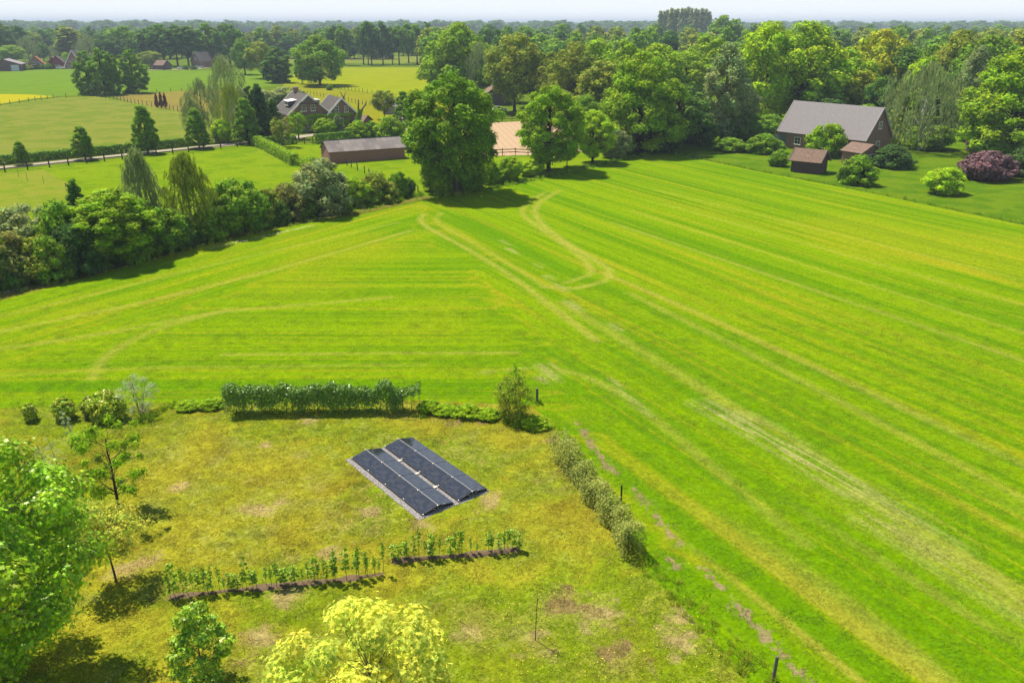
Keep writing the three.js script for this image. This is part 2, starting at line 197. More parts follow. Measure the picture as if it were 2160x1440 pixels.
// ---------------------------------------------------------------- vegetation
const SHAPES = {
  leaf: { v: [[0, -0.55, 0], [0.3, -0.05, 0.1], [0, 0.55, 0], [-0.3, 0.05, 0.1]], f: [0, 1, 2, 0, 2, 3] },
  lance: { v: [[0, -0.6, 0], [0.14, 0, 0.03], [0, 0.6, 0], [-0.14, 0, 0.03]], f: [0, 1, 2, 0, 2, 3] },
  tuft: { v: [[-0.1, -0.45, 0], [0.42, -0.2, 0.12], [0.12, 0.1, -0.05], [0.3, 0.5, 0.05], [-0.15, 0.22, 0.1], [-0.5, 0.28, -0.05], [-0.3, -0.1, 0.12]], f: [0, 1, 2, 2, 3, 4, 4, 5, 6, 0, 2, 4, 0, 4, 6] },
  star: (() => { const v = [[0, 0, 0.06]], f = []; const r = [0.56, 0.2, 0.5, 0.22, 0.42, 0.16, 0.2, 0.16, 0.42, 0.22, 0.5, 0.2]; for (let i = 0; i < 12; i++) { const a = Math.PI / 2 - i * Math.PI / 6; v.push([Math.cos(a) * r[i], Math.sin(a) * r[i], 0]); f.push(0, 1 + (i + 1) % 12, 1 + i); } return { v, f }; })(),
};
class Leaves {
  constructor(seed) { this.p = []; this.n = []; this.c = []; this.i = []; this.r = rng(seed); this.a = new THREE.Vector3(); this.b = new THREE.Vector3(); this.m = new THREE.Vector3(); }
  gauss() { const r = this.r; return r() + r() + r() - 1.5; }
  add(x, y, z, nx, ny, nz, size, shape, col, dirDown) {
    const { a, b, m, r } = this, l = Math.hypot(nx, ny, nz) || 1; m.set(nx / l, ny / l, nz / l);
    if (dirDown) { b.set(0.25 * this.gauss(), -1, 0.25 * this.gauss()).normalize(); a.crossVectors(b, m).normalize(); m.crossVectors(a, b); } else { a.set(this.gauss(), this.gauss(), this.gauss()).cross(m).normalize(); if (!(a.lengthSq() > 0.5)) a.set(1, 0, 0); b.crossVectors(m, a); }
    const o = this.p.length / 3, s = SHAPES[shape];
    for (const [u, v, w] of s.v) { this.p.push(x + (a.x * u + b.x * v + m.x * w) * size, y + (a.y * u + b.y * v + m.y * w) * size, z + (a.z * u + b.z * v + m.z * w) * size); this.n.push(m.x, m.y, m.z); this.c.push(col[0], col[1], col[2]); }
    for (const f of s.f) this.i.push(o + f);
  }
  tint(v = 0.3, y = 0.2) { const k = 1 + (this.r() - 0.5) * 2 * v, h = (this.r() - 0.5) * 2 * y; return [k * (1 + h), k, k * (1 - h * 0.6)]; }
  geometry() { const g = new THREE.BufferGeometry(); g.setAttribute('position', new THREE.BufferAttribute(new Float32Array(this.p), 3)); g.setAttribute('normal', new THREE.BufferAttribute(new Float32Array(this.n), 3)); g.setAttribute('color', new THREE.BufferAttribute(new Float32Array(this.c), 3)); g.setIndex(new THREE.BufferAttribute(new Uint32Array(this.i), 1)); return g; }
}
class Wood {   // tapered bent stems joined to one mesh
  constructor(sides = 6) { this.p = []; this.n = []; this.i = []; this.uv = []; this.s = sides; }
  limb(pts, r0, r1, sides = this.s) {
    const o = this.p.length / 3, k = pts.length, d = new THREE.Vector3(), a = new THREE.Vector3(), b = new THREE.Vector3(); let len = 0;
    for (let i = 0; i < k; i++) {
      const q = pts[Math.max(0, i - 1)], w = pts[Math.min(k - 1, i + 1)]; d.set(w[0] - q[0], w[1] - q[1], w[2] - q[2]).normalize(); a.set(d.y < 0.9 ? 0 : 1, d.y < 0.9 ? 1 : 0, 0).cross(d).normalize(); b.crossVectors(d, a);
      const r = lerp(r0, r1, i / (k - 1)); if (i) len += Math.hypot(pts[i][0] - pts[i - 1][0], pts[i][1] - pts[i - 1][1], pts[i][2] - pts[i - 1][2]);
      for (let j = 0; j <= sides; j++) { const t = j / sides * Math.PI * 2, cx = Math.cos(t), sx = Math.sin(t), nx = a.x * cx + b.x * sx, ny = a.y * cx + b.y * sx, nz = a.z * cx + b.z * sx; this.p.push(pts[i][0] + nx * r, pts[i][1] + ny * r, pts[i][2] + nz * r); this.n.push(nx, ny, nz); this.uv.push(j / sides, len); }
      if (i) for (let j = 0; j < sides; j++) { const u = o + (i - 1) * (sides + 1) + j, v = u + sides + 1; this.i.push(u, u + 1, v, v, u + 1, v + 1); }
    }
    return this;
  }
  geometry() { const g = new THREE.BufferGeometry(); g.setAttribute('position', new THREE.BufferAttribute(new Float32Array(this.p), 3)); g.setAttribute('normal', new THREE.BufferAttribute(new Float32Array(this.n), 3)); g.setAttribute('uv', new THREE.BufferAttribute(new Float32Array(this.uv), 2)); g.setIndex(this.i); return g; }
}
const bend = (a, b, up, wob, r, n = 4) => { const out = []; for (let i = 0; i <= n; i++) { const t = i / n, s = Math.sin(t * Math.PI); out.push([lerp(a[0], b[0], t) + s * (r() - 0.5) * wob, lerp(a[1], b[1], t) + s * up, lerp(a[2], b[2], t) + s * (r() - 0.5) * wob]); } return out; };

// leaf colours, linear
const LEAF = { oak: [0.11, 0.212, 0.007], mixed: [0.2, 0.235, 0.05], dark: [0.064, 0.142, 0.014], fresh: [0.16, 0.268, 0.004], lime: [0.215, 0.335, 0.004], gold: [0.27, 0.31, 0.012], grey: [0.17, 0.225, 0.075], olive: [0.16, 0.21, 0.016], deep: [0.04, 0.095, 0.014], silver: [0.42, 0.5, 0.27], yellow: [0.62, 0.7, 0.09], honey: [0.52, 0.57, 0.08], copper: [0.14, 0.06, 0.05], blossom: [0.27, 0.34, 0.12], hedge: [0.075, 0.15, 0.014], maple: [0.2, 0.335, 0.003], pear: [0.16, 0.275, 0.004], young: [0.15, 0.245, 0.012], laurel: [0.2, 0.26, 0.008], rust: [0.155, 0.17, 0.035], purple: [0.13, 0.075, 0.085] };
for (const k in LEAF) if (!/silver|yellow|blossom|honey/.test(k)) LEAF[k] = LEAF[k].map((c) => Math.min(0.6, c * (/hedge|laurel|young/.test(k) ? 1.95 : 1.6)));
const leafMats = {};
const leafMat = (k, t = 0.4) => leafMats[k + t] ??= new THREE.MeshPhysicalMaterial({ color: C(...LEAF[k]), vertexColors: true, roughness: 0.85, transmission: t, thickness: 0, ior: 1.4, specularIntensity: 0.15, side: THREE.DoubleSide });
const shinyLeaf = (k) => leafMats['shiny' + k] ??= new THREE.MeshPhysicalMaterial({ color: C(...LEAF[k]), vertexColors: true, roughness: 0.38, transmission: 0.4, thickness: 0, ior: 1.5, specularIntensity: 0.5, side: THREE.DoubleSide });
const barkTex = texture(64, 256, (i, j, o) => { const s = tn(i / 4, j / 24, 16) * 0.6 + tn(i / 2, j / 6, 32) * 0.4; mix3(o, [0.55, 0.55, 0.55], [1, 1, 1], s); }, [2, 0.6]);
const barkMat = (c) => new THREE.MeshStandardMaterial({ color: C(...c), map: barkTex, roughness: 0.95 });
const BARK = { brown: barkMat([0.075, 0.055, 0.04]), dark: barkMat([0.045, 0.036, 0.028]), grey: barkMat([0.16, 0.14, 0.11]), birch: barkMat([0.45, 0.43, 0.38]), dead: barkMat([0.2, 0.16, 0.12]) };
const ENV = {
  round: (t) => Math.sqrt(Math.max(0, 1 - (2 * t - 0.95) ** 2 * 1.08)), dome: (t) => Math.pow(Math.max(0, 1 - t * t), 0.55) * Math.min(1, 0.55 + t * 2.2), oval: (t) => Math.pow(Math.sin(Math.PI * Math.min(1, t * 0.92 + 0.06)), 0.75),
  egg: (t) => Math.min(1, 0.6 + t * 2.2) * Math.pow(Math.max(0, 1 - t), 0.5),
  cone: (t) => Math.min(1, 0.55 + t * 3) * Math.pow(Math.max(0, 1 - t), 0.72), column: (t) => Math.min(1, 0.7 + t) * Math.pow(Math.max(0, 1 - t * t * t), 0.6), vase: (t) => 0.45 + 0.75 * t - 0.75 * t * t * t * t,
};
function treeParts(o) {
  const L = new Leaves(o.seed), W = new Wood(o.sides ?? 6), r = rng(o.seed + 1000), { H, R, base, n } = o, env = ENV[o.env], ch = H * (1 - base), clumps = [];
  const lob = []; for (let i = 0; i < 8; i++) lob.push(0.72 + 0.45 * r());
  const cum = []; let tot = 0; for (let i = 0; i < 40; i++) { tot += env((i + 0.5) / 40) ** (o.fill ?? 1.2) + 0.08; cum.push(tot); }
  for (let i = 0; i < n; i++) {
    const want = (i + 0.2 + 0.6 * r()) / n * tot; let k = 0; while (cum[k] < want) k++;
    const t = (k + r()) / 40, a = i * 2.39996 + (r() - 0.5) * 0.7, lb = lerp(lob[Math.floor(a / (Math.PI / 4)) & 7], lob[(Math.floor(a / (Math.PI / 4)) + 1) & 7], 0.5), e = env(Math.min(0.99, t)) * R * lb;
    const cr = R * (o.clump ?? 0.3) * (0.65 + 0.7 * r()), q = Math.max(0, e - cr * 0.55) * (0.35 + 0.65 * Math.sqrt(r()));
    clumps.push([Math.cos(a) * q + (o.lean ?? 0) * t, H * base + t * ch - cr * 0.3, Math.sin(a) * q, cr]);
  }
  const lead = o.leader ?? 0.72, tr = o.trunk ?? H * 0.022, tp = []; for (let i = 0; i <= 6; i++) { const t = i / 6; tp.push([(r() - 0.5) * tr * 1.4 * t + (o.lean ?? 0) * t * t, H * lead * t, (r() - 0.5) * tr * 1.4 * t]); }
  if (!o.stems) { W.limb(tp, tr, tr * 0.28, (o.sides ?? 6) + 2); W.limb([[0, -0.02, 0], [0, tr * 1.6, 0]], tr * 1.5, tr * 0.95, (o.sides ?? 6) + 2); }
  else for (let i = 0; i < o.stems; i++) { const a = i / o.stems * 6.28 + r(), q = R * 0.55 * (0.3 + r()); W.limb(bend([Math.cos(a) * 0.06 * R, 0, Math.sin(a) * 0.06 * R], [Math.cos(a) * q, H * (0.55 + 0.35 * r()), Math.sin(a) * q], 0.05, R * 0.1, r), tr, tr * 0.3, 5); }
  const sumA = clumps.reduce((s, c) => s + c[3] ** 2, 0);
  clumps.forEach(([cx, cy, cz, cr], ci) => {
    const hd = Math.hypot(cx, cz), y0 = Math.max(H * base * 0.75, Math.min(H * lead * 0.95, cy - hd * (0.45 + 0.4 * r())));
    if (!o.stems && ci % (o.every ?? 1) === 0) { const tt = y0 / (H * lead), lr = Math.max(tr * 0.1, tr * 0.42 * (1 - tt * 0.6)) * (0.6 + 0.5 * r()); W.limb(bend([(o.lean ?? 0) * tt * tt, y0, 0], [cx, cy - cr * 0.1, cz], hd * 0.12, hd * 0.2, r, 3), lr, lr * 0.25, 5);
      if (o.twigs) for (let k = 0; k < o.twigs; k++) W.limb([[cx * 0.75, lerp(y0, cy, 0.75), cz * 0.75], [cx + (r() - 0.5) * cr * 1.5, cy + (r() - 0.2) * cr, cz + (r() - 0.5) * cr * 1.5]], lr * 0.3, lr * 0.1, 4); }
    const m = Math.round(o.leaves * cr * cr / sumA), ct = 1 + (r() - 0.5) * (o.cvar ?? 0.3), ch2 = (r() - 0.5) * 0.2;
    const ox = hd > 0.01 ? cx / hd : 0, oz = hd > 0.01 ? cz / hd : 0;
    for (let k = 0; k < m; k++) {
      let dx = L.gauss() + ox * 0.25, dy = L.gauss() + 0.16, dz = L.gauss() + oz * 0.25; const l = Math.hypot(dx, dy, dz) || 1; dx /= l; dy /= l; dz /= l;
      const q = cr * Math.pow(L.r(), o.pack ?? 0.42) * (1 + 0.22 * L.gauss()), c = L.tint(o.tv ?? 0.42, o.ty ?? 0.2); c[0] *= ct * (1 + ch2); c[1] *= ct; c[2] *= ct;
      L.add(cx + dx * q, cy + dy * q * (o.flat ?? 0.78), cz + dz * q, dx * 0.9 + L.gauss() * 0.7, dy * 0.9 + L.gauss() * 0.7 + 0.3, dz * 0.9 + L.gauss() * 0.7, o.size * (0.65 + 0.7 * L.r()), o.shape ?? 'leaf', c);
    }
  });
  return { crown: L.geometry(), trunk: W.geometry() };
}
function weepParts(o) {   // hanging foliage in strands
  const L = new Leaves(o.seed), W = new Wood(6), r = rng(o.seed + 1000), { H, R } = o, tr = o.trunk ?? H * 0.016;
  W.limb([[0, -0.02, 0], [R * 0.04, H * 0.3, 0], [-R * 0.03, H * 0.6, R * 0.03], [0, H * 0.95, 0]], tr, tr * 0.25, 8);
  const env = ENV[o.env ?? 'oval'];
  for (let i = 0; i < o.n; i++) {
    const t = o.base + (1 - o.base) * Math.pow((i + r()) / o.n, 0.8), a = i * 2.39996 + r(), e = env(Math.min(0.99, (t - o.base) / (1 - o.base))) * R * (0.5 + 0.6 * r()), x = Math.cos(a) * e, z = Math.sin(a) * e, y = H * t;
    if (i % 3 === 0) W.limb(bend([0, Math.max(H * 0.12, y - e * 0.7), 0], [x, y, z], e * 0.2, e * 0.2, r, 3), tr * 0.28, tr * 0.06, 4);
    const ct = 1 + (r() - 0.5) * 0.3, k2 = o.strands ?? 7;
    for (let s = 0; s < k2; s++) {
      const sx = x + (r() - 0.5) * R * 0.36, sz = z + (r() - 0.5) * R * 0.36, len = (o.hang ?? 0.16) * H * (0.4 + 0.9 * r()), m = o.per ?? 9, y1 = y + (r() - 0.3) * R * 0.25;
      for (let k = 0; k < m; k++) { const q = k / m, yy = y1 - len * q; if (yy < 0.25) break; const c = L.tint(0.3, 0.15); c[0] *= ct; c[1] *= ct; c[2] *= ct; const out = 1 + 0.12 * q; L.add(sx * out + L.gauss() * 0.1 * R * 0.3, yy, sz * out + L.gauss() * 0.1 * R * 0.3, L.gauss() + x / (e + 0.1) * 0.4, L.gauss() * 0.6 + 0.2, L.gauss() + z / (e + 0.1) * 0.4, o.size * (0.6 + 0.7 * r()), o.shape ?? 'lance', c, true); }
    }
  }
  return { crown: L.geometry(), trunk: W.geometry() };
}
// prototypes: geometry and size
const PROTO = {};
function proto(k, f, o) { PROTO[k] = { o, f }; }
function getProto(k) { const p = PROTO[k]; p.made ??= p.f(p.o); return p; }
const O = (seed, x) => ({ seed, H: 18, R: 7, base: 0.2, n: 34, env: 'dome', leaves: 5200, size: 0.72, shape: 'tuft', clump: 0.3, ...x });
// near enough to show leaf clumps well
proto('oak_near_1', treeParts, O(11, { H: 17, R: 6.6, base: 0.17, n: 120, leaves: 30000, size: 0.34, clump: 0.175, env: 'round', twigs: 1, cvar: 0.4, pack: 0.36 }));
proto('oak_near_2', treeParts, O(12, { H: 16, R: 6, base: 0.14, n: 95, leaves: 26000, size: 0.34, clump: 0.19, env: 'oval', twigs: 1, cvar: 0.4, pack: 0.36 }));
proto('oak_near_3', treeParts, O(13, { H: 18, R: 8, base: 0.1, n: 120, leaves: 30000, size: 0.38, clump: 0.18, env: 'dome', twigs: 1, cvar: 0.4, pack: 0.36 }));
proto('oak_1', treeParts, O(21, { n: 46, leaves: 9500, size: 0.58, clump: 0.26 })); proto('oak_2', treeParts, O(22, { env: 'round', base: 0.24, n: 42, leaves: 9000, size: 0.58, clump: 0.28 })); proto('oak_3', treeParts, O(23, { env: 'round', base: 0.14, n: 52, R: 8, leaves: 11000, size: 0.6, clump: 0.25 })); proto('oak_4', treeParts, O(24, { env: 'oval', base: 0.2, R: 6, n: 44, leaves: 9000, size: 0.56, clump: 0.28 }));
proto('lane_1', treeParts, O(31, { H: 23, R: 6, base: 0.3, env: 'oval', n: 30, leaves: 3600, size: 0.95, leader: 0.85, clump: 0.3, trunk: 0.42 })); proto('lane_2', treeParts, O(32, { H: 23, R: 6.5, base: 0.34, env: 'round', n: 28, leaves: 3600, size: 0.95, leader: 0.8, clump: 0.33, trunk: 0.42 }));
proto('far_1', treeParts, O(41, { H: 20, R: 8, base: 0.12, n: 26, leaves: 2200, size: 1.35, clump: 0.34, every: 2, sides: 4 })); proto('far_2', treeParts, O(42, { H: 20, R: 7.5, base: 0.16, env: 'round', n: 24, leaves: 2200, size: 1.35, clump: 0.36, every: 2, sides: 4 })); proto('far_3', treeParts, O(43, { H: 22, R: 7, base: 0.15, env: 'oval', n: 26, leaves: 2200, size: 1.35, clump: 0.36, every: 2, sides: 4 }));
proto('poplar', treeParts, O(51, { H: 26, R: 4.4, base: 0.08, env: 'column', n: 40, leaves: 3600, size: 0.95, clump: 0.36, leader: 0.9 }));
proto('alder', treeParts, O(52, { H: 15, R: 4, base: 0.03, env: 'column', n: 54, leaves: 6200, size: 0.55, clump: 0.26, leader: 0.95, trunk: 0.3, pack: 0.6 }));
proto('conifer', treeParts, O(53, { H: 12, R: 3.2, base: 0.03, env: 'cone', n: 60, leaves: 9000, size: 0.4, clump: 0.24, leader: 0.95, flat: 0.6 }));
proto('lime', treeParts, O(54, { H: 8, R: 2.6, base: 0.1, env: 'egg', n: 56, leaves: 9500, size: 0.28, clump: 0.22, leader: 0.9, trunk: 0.14, cvar: 0.45, pack: 0.5 }));
proto('aspen', treeParts, O(55, { H: 16, R: 5, base: 0.1, env: 'oval', n: 60, leaves: 13000, size: 0.38, clump: 0.26, leader: 0.85, pack: 0.55 }));
proto('round_small', treeParts, O(56, { H: 7, R: 2.6, base: 0.3, env: 'round', n: 36, leaves: 6500, size: 0.26, clump: 0.3, trunk: 0.12 }));
proto('orchard', treeParts, O(57, { H: 6, R: 2.8, base: 0.25, env: 'vase', n: 26, leaves: 2600, size: 0.26, clump: 0.26, trunk: 0.16, pack: 0.8, twigs: 2 }));
proto('willow', weepParts, { seed: 61, H: 13, R: 5, base: 0.15, n: 70, strands: 9, per: 11, size: 0.5, hang: 0.16, env: 'round' });
proto('birch', weepParts, { seed: 62, H: 14, R: 3.4, base: 0.16, n: 64, strands: 8, per: 12, size: 0.42, hang: 0.2, env: 'oval', trunk: 0.17 });
proto('birch_near', weepParts, { seed: 63, H: 10, R: 3, base: 0.2, n: 110, strands: 9, per: 14, size: 0.3, hang: 0.12, env: 'egg', trunk: 0.13 });
proto('shrub_1', treeParts, O(71, { H: 4, R: 2.6, base: 0.02, env: 'dome', n: 44, leaves: 8000, size: 0.26, clump: 0.28, stems: 6, trunk: 0.06 })); proto('shrub_2', treeParts, O(72, { H: 5, R: 2.6, base: 0.02, env: 'round', n: 46, leaves: 9000, size: 0.24, clump: 0.27, stems: 6, trunk: 0.07 })); proto('shrub_3', treeParts, O(73, { H: 3.6, R: 2.4, base: 0.02, env: 'oval', n: 40, leaves: 7000, size: 0.27, clump: 0.3, stems: 5, trunk: 0.05 }));
proto('spray', weepParts, { seed: 74, H: 6, R: 3, base: 0.15, n: 80, strands: 8, per: 12, size: 0.26, hang: 0.2, env: 'round', trunk: 0.1, shape: 'leaf' });
const GREEN = { oak_near_1: 'brown', birch: 'birch', birch_near: 'birch', aspen: 'grey' };
// put a tree where the photograph shows its foot: [x of the foot, row of the foot, row of the tip, width] in photo pixels
const treeRng = rng(4242);
function plant(name, kind, hue, [px, by, ty, w], label, category, group, bark) {
  const [x, z] = G(px, by), h = Math.max(0.4, top(z, ty)), R = wide(z, h / 2, w) / 2 * (PROTO[kind].f === treeParts ? 1.18 : 0.98); return plantAt(name, kind, hue, x, z, h, R, label, category, group, bark);
}
function plantAt(name, kind, hue, x, z, h, R, label, category = 'tree', group, bark) {
  const p = getProto(kind), g = thing(name, label, category, group, [x, 0, z], treeRng() * Math.PI * 2);
  part('crown', p.made.crown, leafMat(hue), g); part(p.o.stems ? 'stems' : 'trunk', p.made.trunk, BARK[bark ?? GREEN[kind] ?? 'dark'], g);
  g.scale.set(R / p.o.R * (0.96 + 0.08 * treeRng()), h / p.o.H, R / p.o.R * (0.96 + 0.08 * treeRng())); return g;
}
// clipped or loose hedges: leaves over a rounded box that follows a line, with stems inside
function hedge(name, label, pts, o, group) {
  const L = new Leaves(o.seed), W = new Wood(4), r = rng(o.seed + 5), g = thing(name, label, 'hedge', group, [pts[0][0], 0, pts[0][1]]), X0 = pts[0][0], Z0 = pts[0][1];
  const seg = pts.slice(1).map((b, i) => { const a = pts[i], l = Math.hypot(b[0] - a[0], b[1] - a[1]); return { a, b, l, t: [(b[0] - a[0]) / l, (b[1] - a[1]) / l] }; }), len = seg.reduce((s, q) => s + q.l, 0);
  const at = (s) => { for (const q of seg) { if (s <= q.l || q === seg[seg.length - 1]) return [q.a[0] - X0 + q.t[0] * s, q.a[1] - Z0 + q.t[1] * s, q.t]; s -= q.l; } };
  const h = o.h, w = o.w, per = o.density * len * (2 * h + w);
  for (let k = 0; k < per; k++) {
    const s = r() * len, n1 = vn(s * (o.freq ?? 0.9) + o.seed, 3), bulge = 1 + (n1 - 0.5) * (o.rough ?? 0.3), hh = h * (1 + (vn(s * (o.freq ?? 0.9) * 1.3, 9 + o.seed) - 0.5) * (o.rough ?? 0.3)), ww = w * bulge, u = r() * (2 * hh + ww);
    let yy, q, nx, ny; if (u < hh) { yy = u; q = -ww / 2; nx = -1; ny = 0.2; } else if (u < hh + ww) { yy = hh; q = u - hh - ww / 2; nx = 0; ny = 1; } else { yy = 2 * hh + ww - u; q = ww / 2; nx = 1; ny = 0.2; }
    if (o.bare && yy < h * o.bare * (0.4 + 1.2 * vn(s * 1.7, 20 + o.seed)) && r() < 0.85) continue;
    if (o.gaps && vn(s * 0.75 + 3, 40 + o.seed) < o.gaps && yy < hh * 0.82) continue;
    const ins = Math.pow(r(), 1.6) * Math.min(ww * 0.5, o.depth ?? 0.35); q -= nx * ins; if (ny > 0.5) yy -= ins; const rnd = 1 - 0.25 * sstep(hh * 0.75, hh, yy); q *= rnd; yy = Math.max(0.04, yy + L.gauss() * (o.fuzz ?? 0.05)); q += L.gauss() * (o.fuzz ?? 0.05);
    const [x, z, t] = at(s), c = L.tint(0.32, 0.2); L.add(x - t[1] * q, yy, z + t[0] * q, -t[1] * nx + L.gauss() * 0.9, ny + L.gauss() * 0.9 + 0.2, t[0] * nx + L.gauss() * 0.9, o.size * (0.6 + 0.8 * r()), o.shape ?? 'leaf', c);
  }
  for (let s = 0.2; s < len; s += o.stem ?? 0.5) { const [x, z] = at(s + (r() - 0.5) * 0.2), q = (r() - 0.5) * 0.3; W.limb([[x, 0, z], [x + q * 0.5, h * 0.4, z - q * 0.4], [x + q, h * 0.85, z + q]], 0.025, 0.008); }
  part('foliage', L.geometry(), o.shiny ? shinyLeaf(o.hue) : leafMat(o.hue), g); part('stems', W.geometry(), BARK.brown, g); return g;
}
// ---------------------------------------------------------------- trees of the middle ground and beyond
const oneOf = (a) => a[Math.floor(treeRng() * a.length)];
// great trees on the field edge
plant('oak_tree', 'oak_near_1', 'oak', [962, 409, 146, 196], 'large dark green oak alone on the field edge beside the brick shed', 'tree');
plant('oak_tree', 'oak_near_2', 'fresh', [1157, 362, 178, 142], 'fresh green oak with bare trunk in front of the sand arena', 'tree');
plant('field_maple', 'oak_near_2', 'lime', [1250, 342, 230, 92], 'small yellow-green tree between the sand arena and the wood', 'tree');
plant('oak_tree', 'oak_near_3', 'fresh', [1347, 320, 112, 190], 'broad green oak on the corner of the mown field beside the wood', 'tree');
plant('sapling_tree', 'round_small', 'fresh', [1196, 352, 292, 46], 'slim young tree beside the trunk of the fresh green oak', 'tree');
plant('thicket_tree', 'oak_2', 'dark', [1425, 312, 178, 120], 'dark shaded tree behind the broad oak on the field corner', 'tree');
plant('shrub', 'shrub_2', 'grey', [1296, 333, 268, 62], 'grey-green bush between the small yellow-green tree and the broad oak', 'shrub');
plant('shrub', 'shrub_1', 'deep', [1395, 318, 252, 90], 'dark bush at the foot of the broad oak', 'shrub');
plant('shrub', 'shrub_2', 'deep', [1465, 304, 225, 96], 'dark bush between the broad oak and the grey aspen', 'shrub');
for (const [b, hue] of [[[915, 402, 330, 52], 'fresh'], [[935, 408, 345, 46], 'fresh'], [[1000, 398, 332, 62], 'fresh'], [[985, 404, 355, 46], 'oak']]) plant('sucker_growth', 'shrub_3', hue, b, 'leafy sucker growth round the trunk of the large dark oak', 'shrub', 'sucker growth under the large oak');
for (const [b, hue, l] of [[[1037, 388, 338, 36], 'fresh', 'small round tree just right of the large oak'], [[1074, 380, 328, 52], 'fresh', 'rounded bush between the two field-edge oaks'], [[1118, 370, 338, 50], 'lime', 'light green bush at the left foot of the fresh green oak'], [[1048, 384, 358, 40], 'oak', 'low bush in front of the arena fence']]) plant('shrub', 'shrub_2', hue, b, l, 'shrub');

// the wood behind the arena: front trees one by one
const wood = [
  [938, 205, 73, 98, 'oak_1', 'fresh'], [972, 207, 47, 112, 'oak_3', 'fresh'], [1085, 236, 68, 112, 'oak_2', 'olive'], [1122, 226, 92, 92, 'oak_4', 'deep'], [1168, 240, 108, 84, 'oak_1', 'olive'], [1212, 248, 88, 112, 'oak_3', 'olive'], [1262, 240, 80, 112, 'oak_2', 'fresh'], [1268, 275, 128, 112, 'oak_4', 'olive'], [1318, 250, 84, 100, 'oak_1', 'fresh'], [1378, 245, 92, 116, 'oak_3', 'lime'], [1440, 240, 104, 112, 'oak_2', 'fresh'], [1490, 225, 74, 130, 'oak_1', 'fresh'], [1190, 285, 190, 70, 'oak_4', 'olive'], [1230, 300, 200, 70, 'oak_2', 'oak'], [1060, 215, 110, 70, 'oak_2', 'oak'], [1030, 212, 130, 60, 'oak_4', 'oak'],
  [1607, 268, 46, 160, 'oak_3', 'lime'], [1682, 264, 43, 176, 'oak_1', 'lime'], [1762, 258, 98, 124, 'oak_2', 'fresh'], [1842, 248, 62, 122, 'oak_3', 'gold'], [1806, 265, 146, 96, 'oak_1', 'gold'], [1892, 252, 98, 100, 'oak_4', 'dark'], [1965, 240, 88, 110, 'oak_2', 'oak'], [2005, 252, 62, 124, 'oak_1', 'olive'], [2060, 258, 74, 140, 'oak_3', 'oak'], [2135, 252, 52, 150, 'oak_2', 'olive'], [1935, 262, 118, 96, 'oak_1', 'lime'], [1560, 250, 92, 96, 'oak_4', 'oak'], [2000, 280, 150, 84, 'oak_2', 'dark'], [1720, 270, 170, 96, 'oak_4', 'oak'], [1855, 275, 160, 80, 'oak_2', 'dark'], [2200, 262, 70, 140, 'oak_1', 'fresh'],
];
const hueWord = { fresh: 'fresh green', lime: 'yellow-green', olive: 'olive green', oak: 'mid green', deep: 'very dark green', dark: 'dark green', gold: 'golden green' };
const woodWords = ['left-hand tree of the wood overhanging the bright meadow', 'tallest tree over the bright meadow, left of the grey birch', 'broad tree with dark trunk behind the white car', 'very dark narrow tree right of the white car', 'short tree just behind the crown of the arena oak', 'wide tree in the wood between arena oak and lamp post', 'fresh tree above the small yellow-green tree', 'rear tree directly behind the small yellow-green tree', 'fresh tree left behind the broad corner oak', 'yellow-topped tree right above the broad corner oak', 'fresh tree over the brown hidden roof', 'spreading fresh tree left of the tall aspen', 'low tree right beside the arena oak crown', 'low tree between arena and small yellow-green tree', 'mid green tree behind the grey weeping birch', 'low mid green tree behind the large field oak',
  'huge yellow-green oak with showing limbs left above the barn roof', 'second huge yellow-green oak above the barn ridge', 'fresh tree right behind the barn ridge', 'tallest golden tree of the wood', 'lower golden tree behind the barn ridge', 'dark tree right of the golden tree', 'mid green tree behind the weeping birch', 'olive tree behind the greyish tree', 'wide mid green tree above the greyish tree', 'olive tree behind the dome-shaped tree', 'yellow-green tree rising over the weeping birch', 'mid green tree between aspens and huge oaks', 'dark tree between weeping birch and dome tree', 'mid green tree against the barn ridge', 'dark tree at the right end of the barn ridge', 'fresh tree beyond the dome-shaped tree'];
wood.forEach(([a, b, c, d, k, h], i) => plant('woodland_tree', k, h, [a, b, c, d], woodWords[i], 'tree', 'trees of the wood behind the ' + (a < 1550 ? 'arena' : 'barn')));
plant('weeping_birch', 'birch', 'grey', [1010, 212, 88, 56], 'grey weeping birch with white trunk in front of the wood', 'tree');
plant('aspen', 'aspen', 'grey', [1522, 300, 98, 112], 'tall grey-green aspen beside the grey-roofed barn', 'tree'); plant('aspen', 'aspen', 'grey', [1560, 292, 168, 80], 'lower grey-green aspen touching the tall one', 'tree');
plant('weeping_birch', 'willow', 'grey', [1938, 318, 140, 165], 'broad weeping birch at the right gable of the grey-roofed barn', 'tree', null, 'birch');
plant('golden_cypress', 'conifer', 'gold', [1886, 305, 168, 46], 'narrow golden conifer against the weeping birch', 'tree');
plant('dome_tree', 'oak_near_3', 'fresh', [2125, 342, 100, 256], 'wide dome-shaped green tree right of the weeping birch', 'tree');
plant('grey_tree', 'aspen', 'grey', [2035, 298, 104, 84], 'greyish tree behind the dome-shaped tree', 'tree');
for (const [b, h, l] of [[[1740, 280, 205, 90], 'deep', 'dark bush just behind the left end of the barn'], [[1560, 300, 232, 84], 'dark', 'dark bush between the aspens and the barn'], [[1625, 285, 240, 70], 'oak', 'green bush against the left gable of the barn'], [[1820, 285, 218, 90], 'oak', 'green bush behind the ridge of the barn'], [[2085, 338, 282, 84], 'purple', 'purple-leaved bush under the dome-shaped tree'], [[1960, 315, 262, 90], 'fresh', 'low green bush under the broad weeping birch'], [[2150, 345, 270, 90], 'lime', 'light bush under the dome-shaped tree']]) plant('shrub', 'shrub_2', h, b, l, 'shrub');
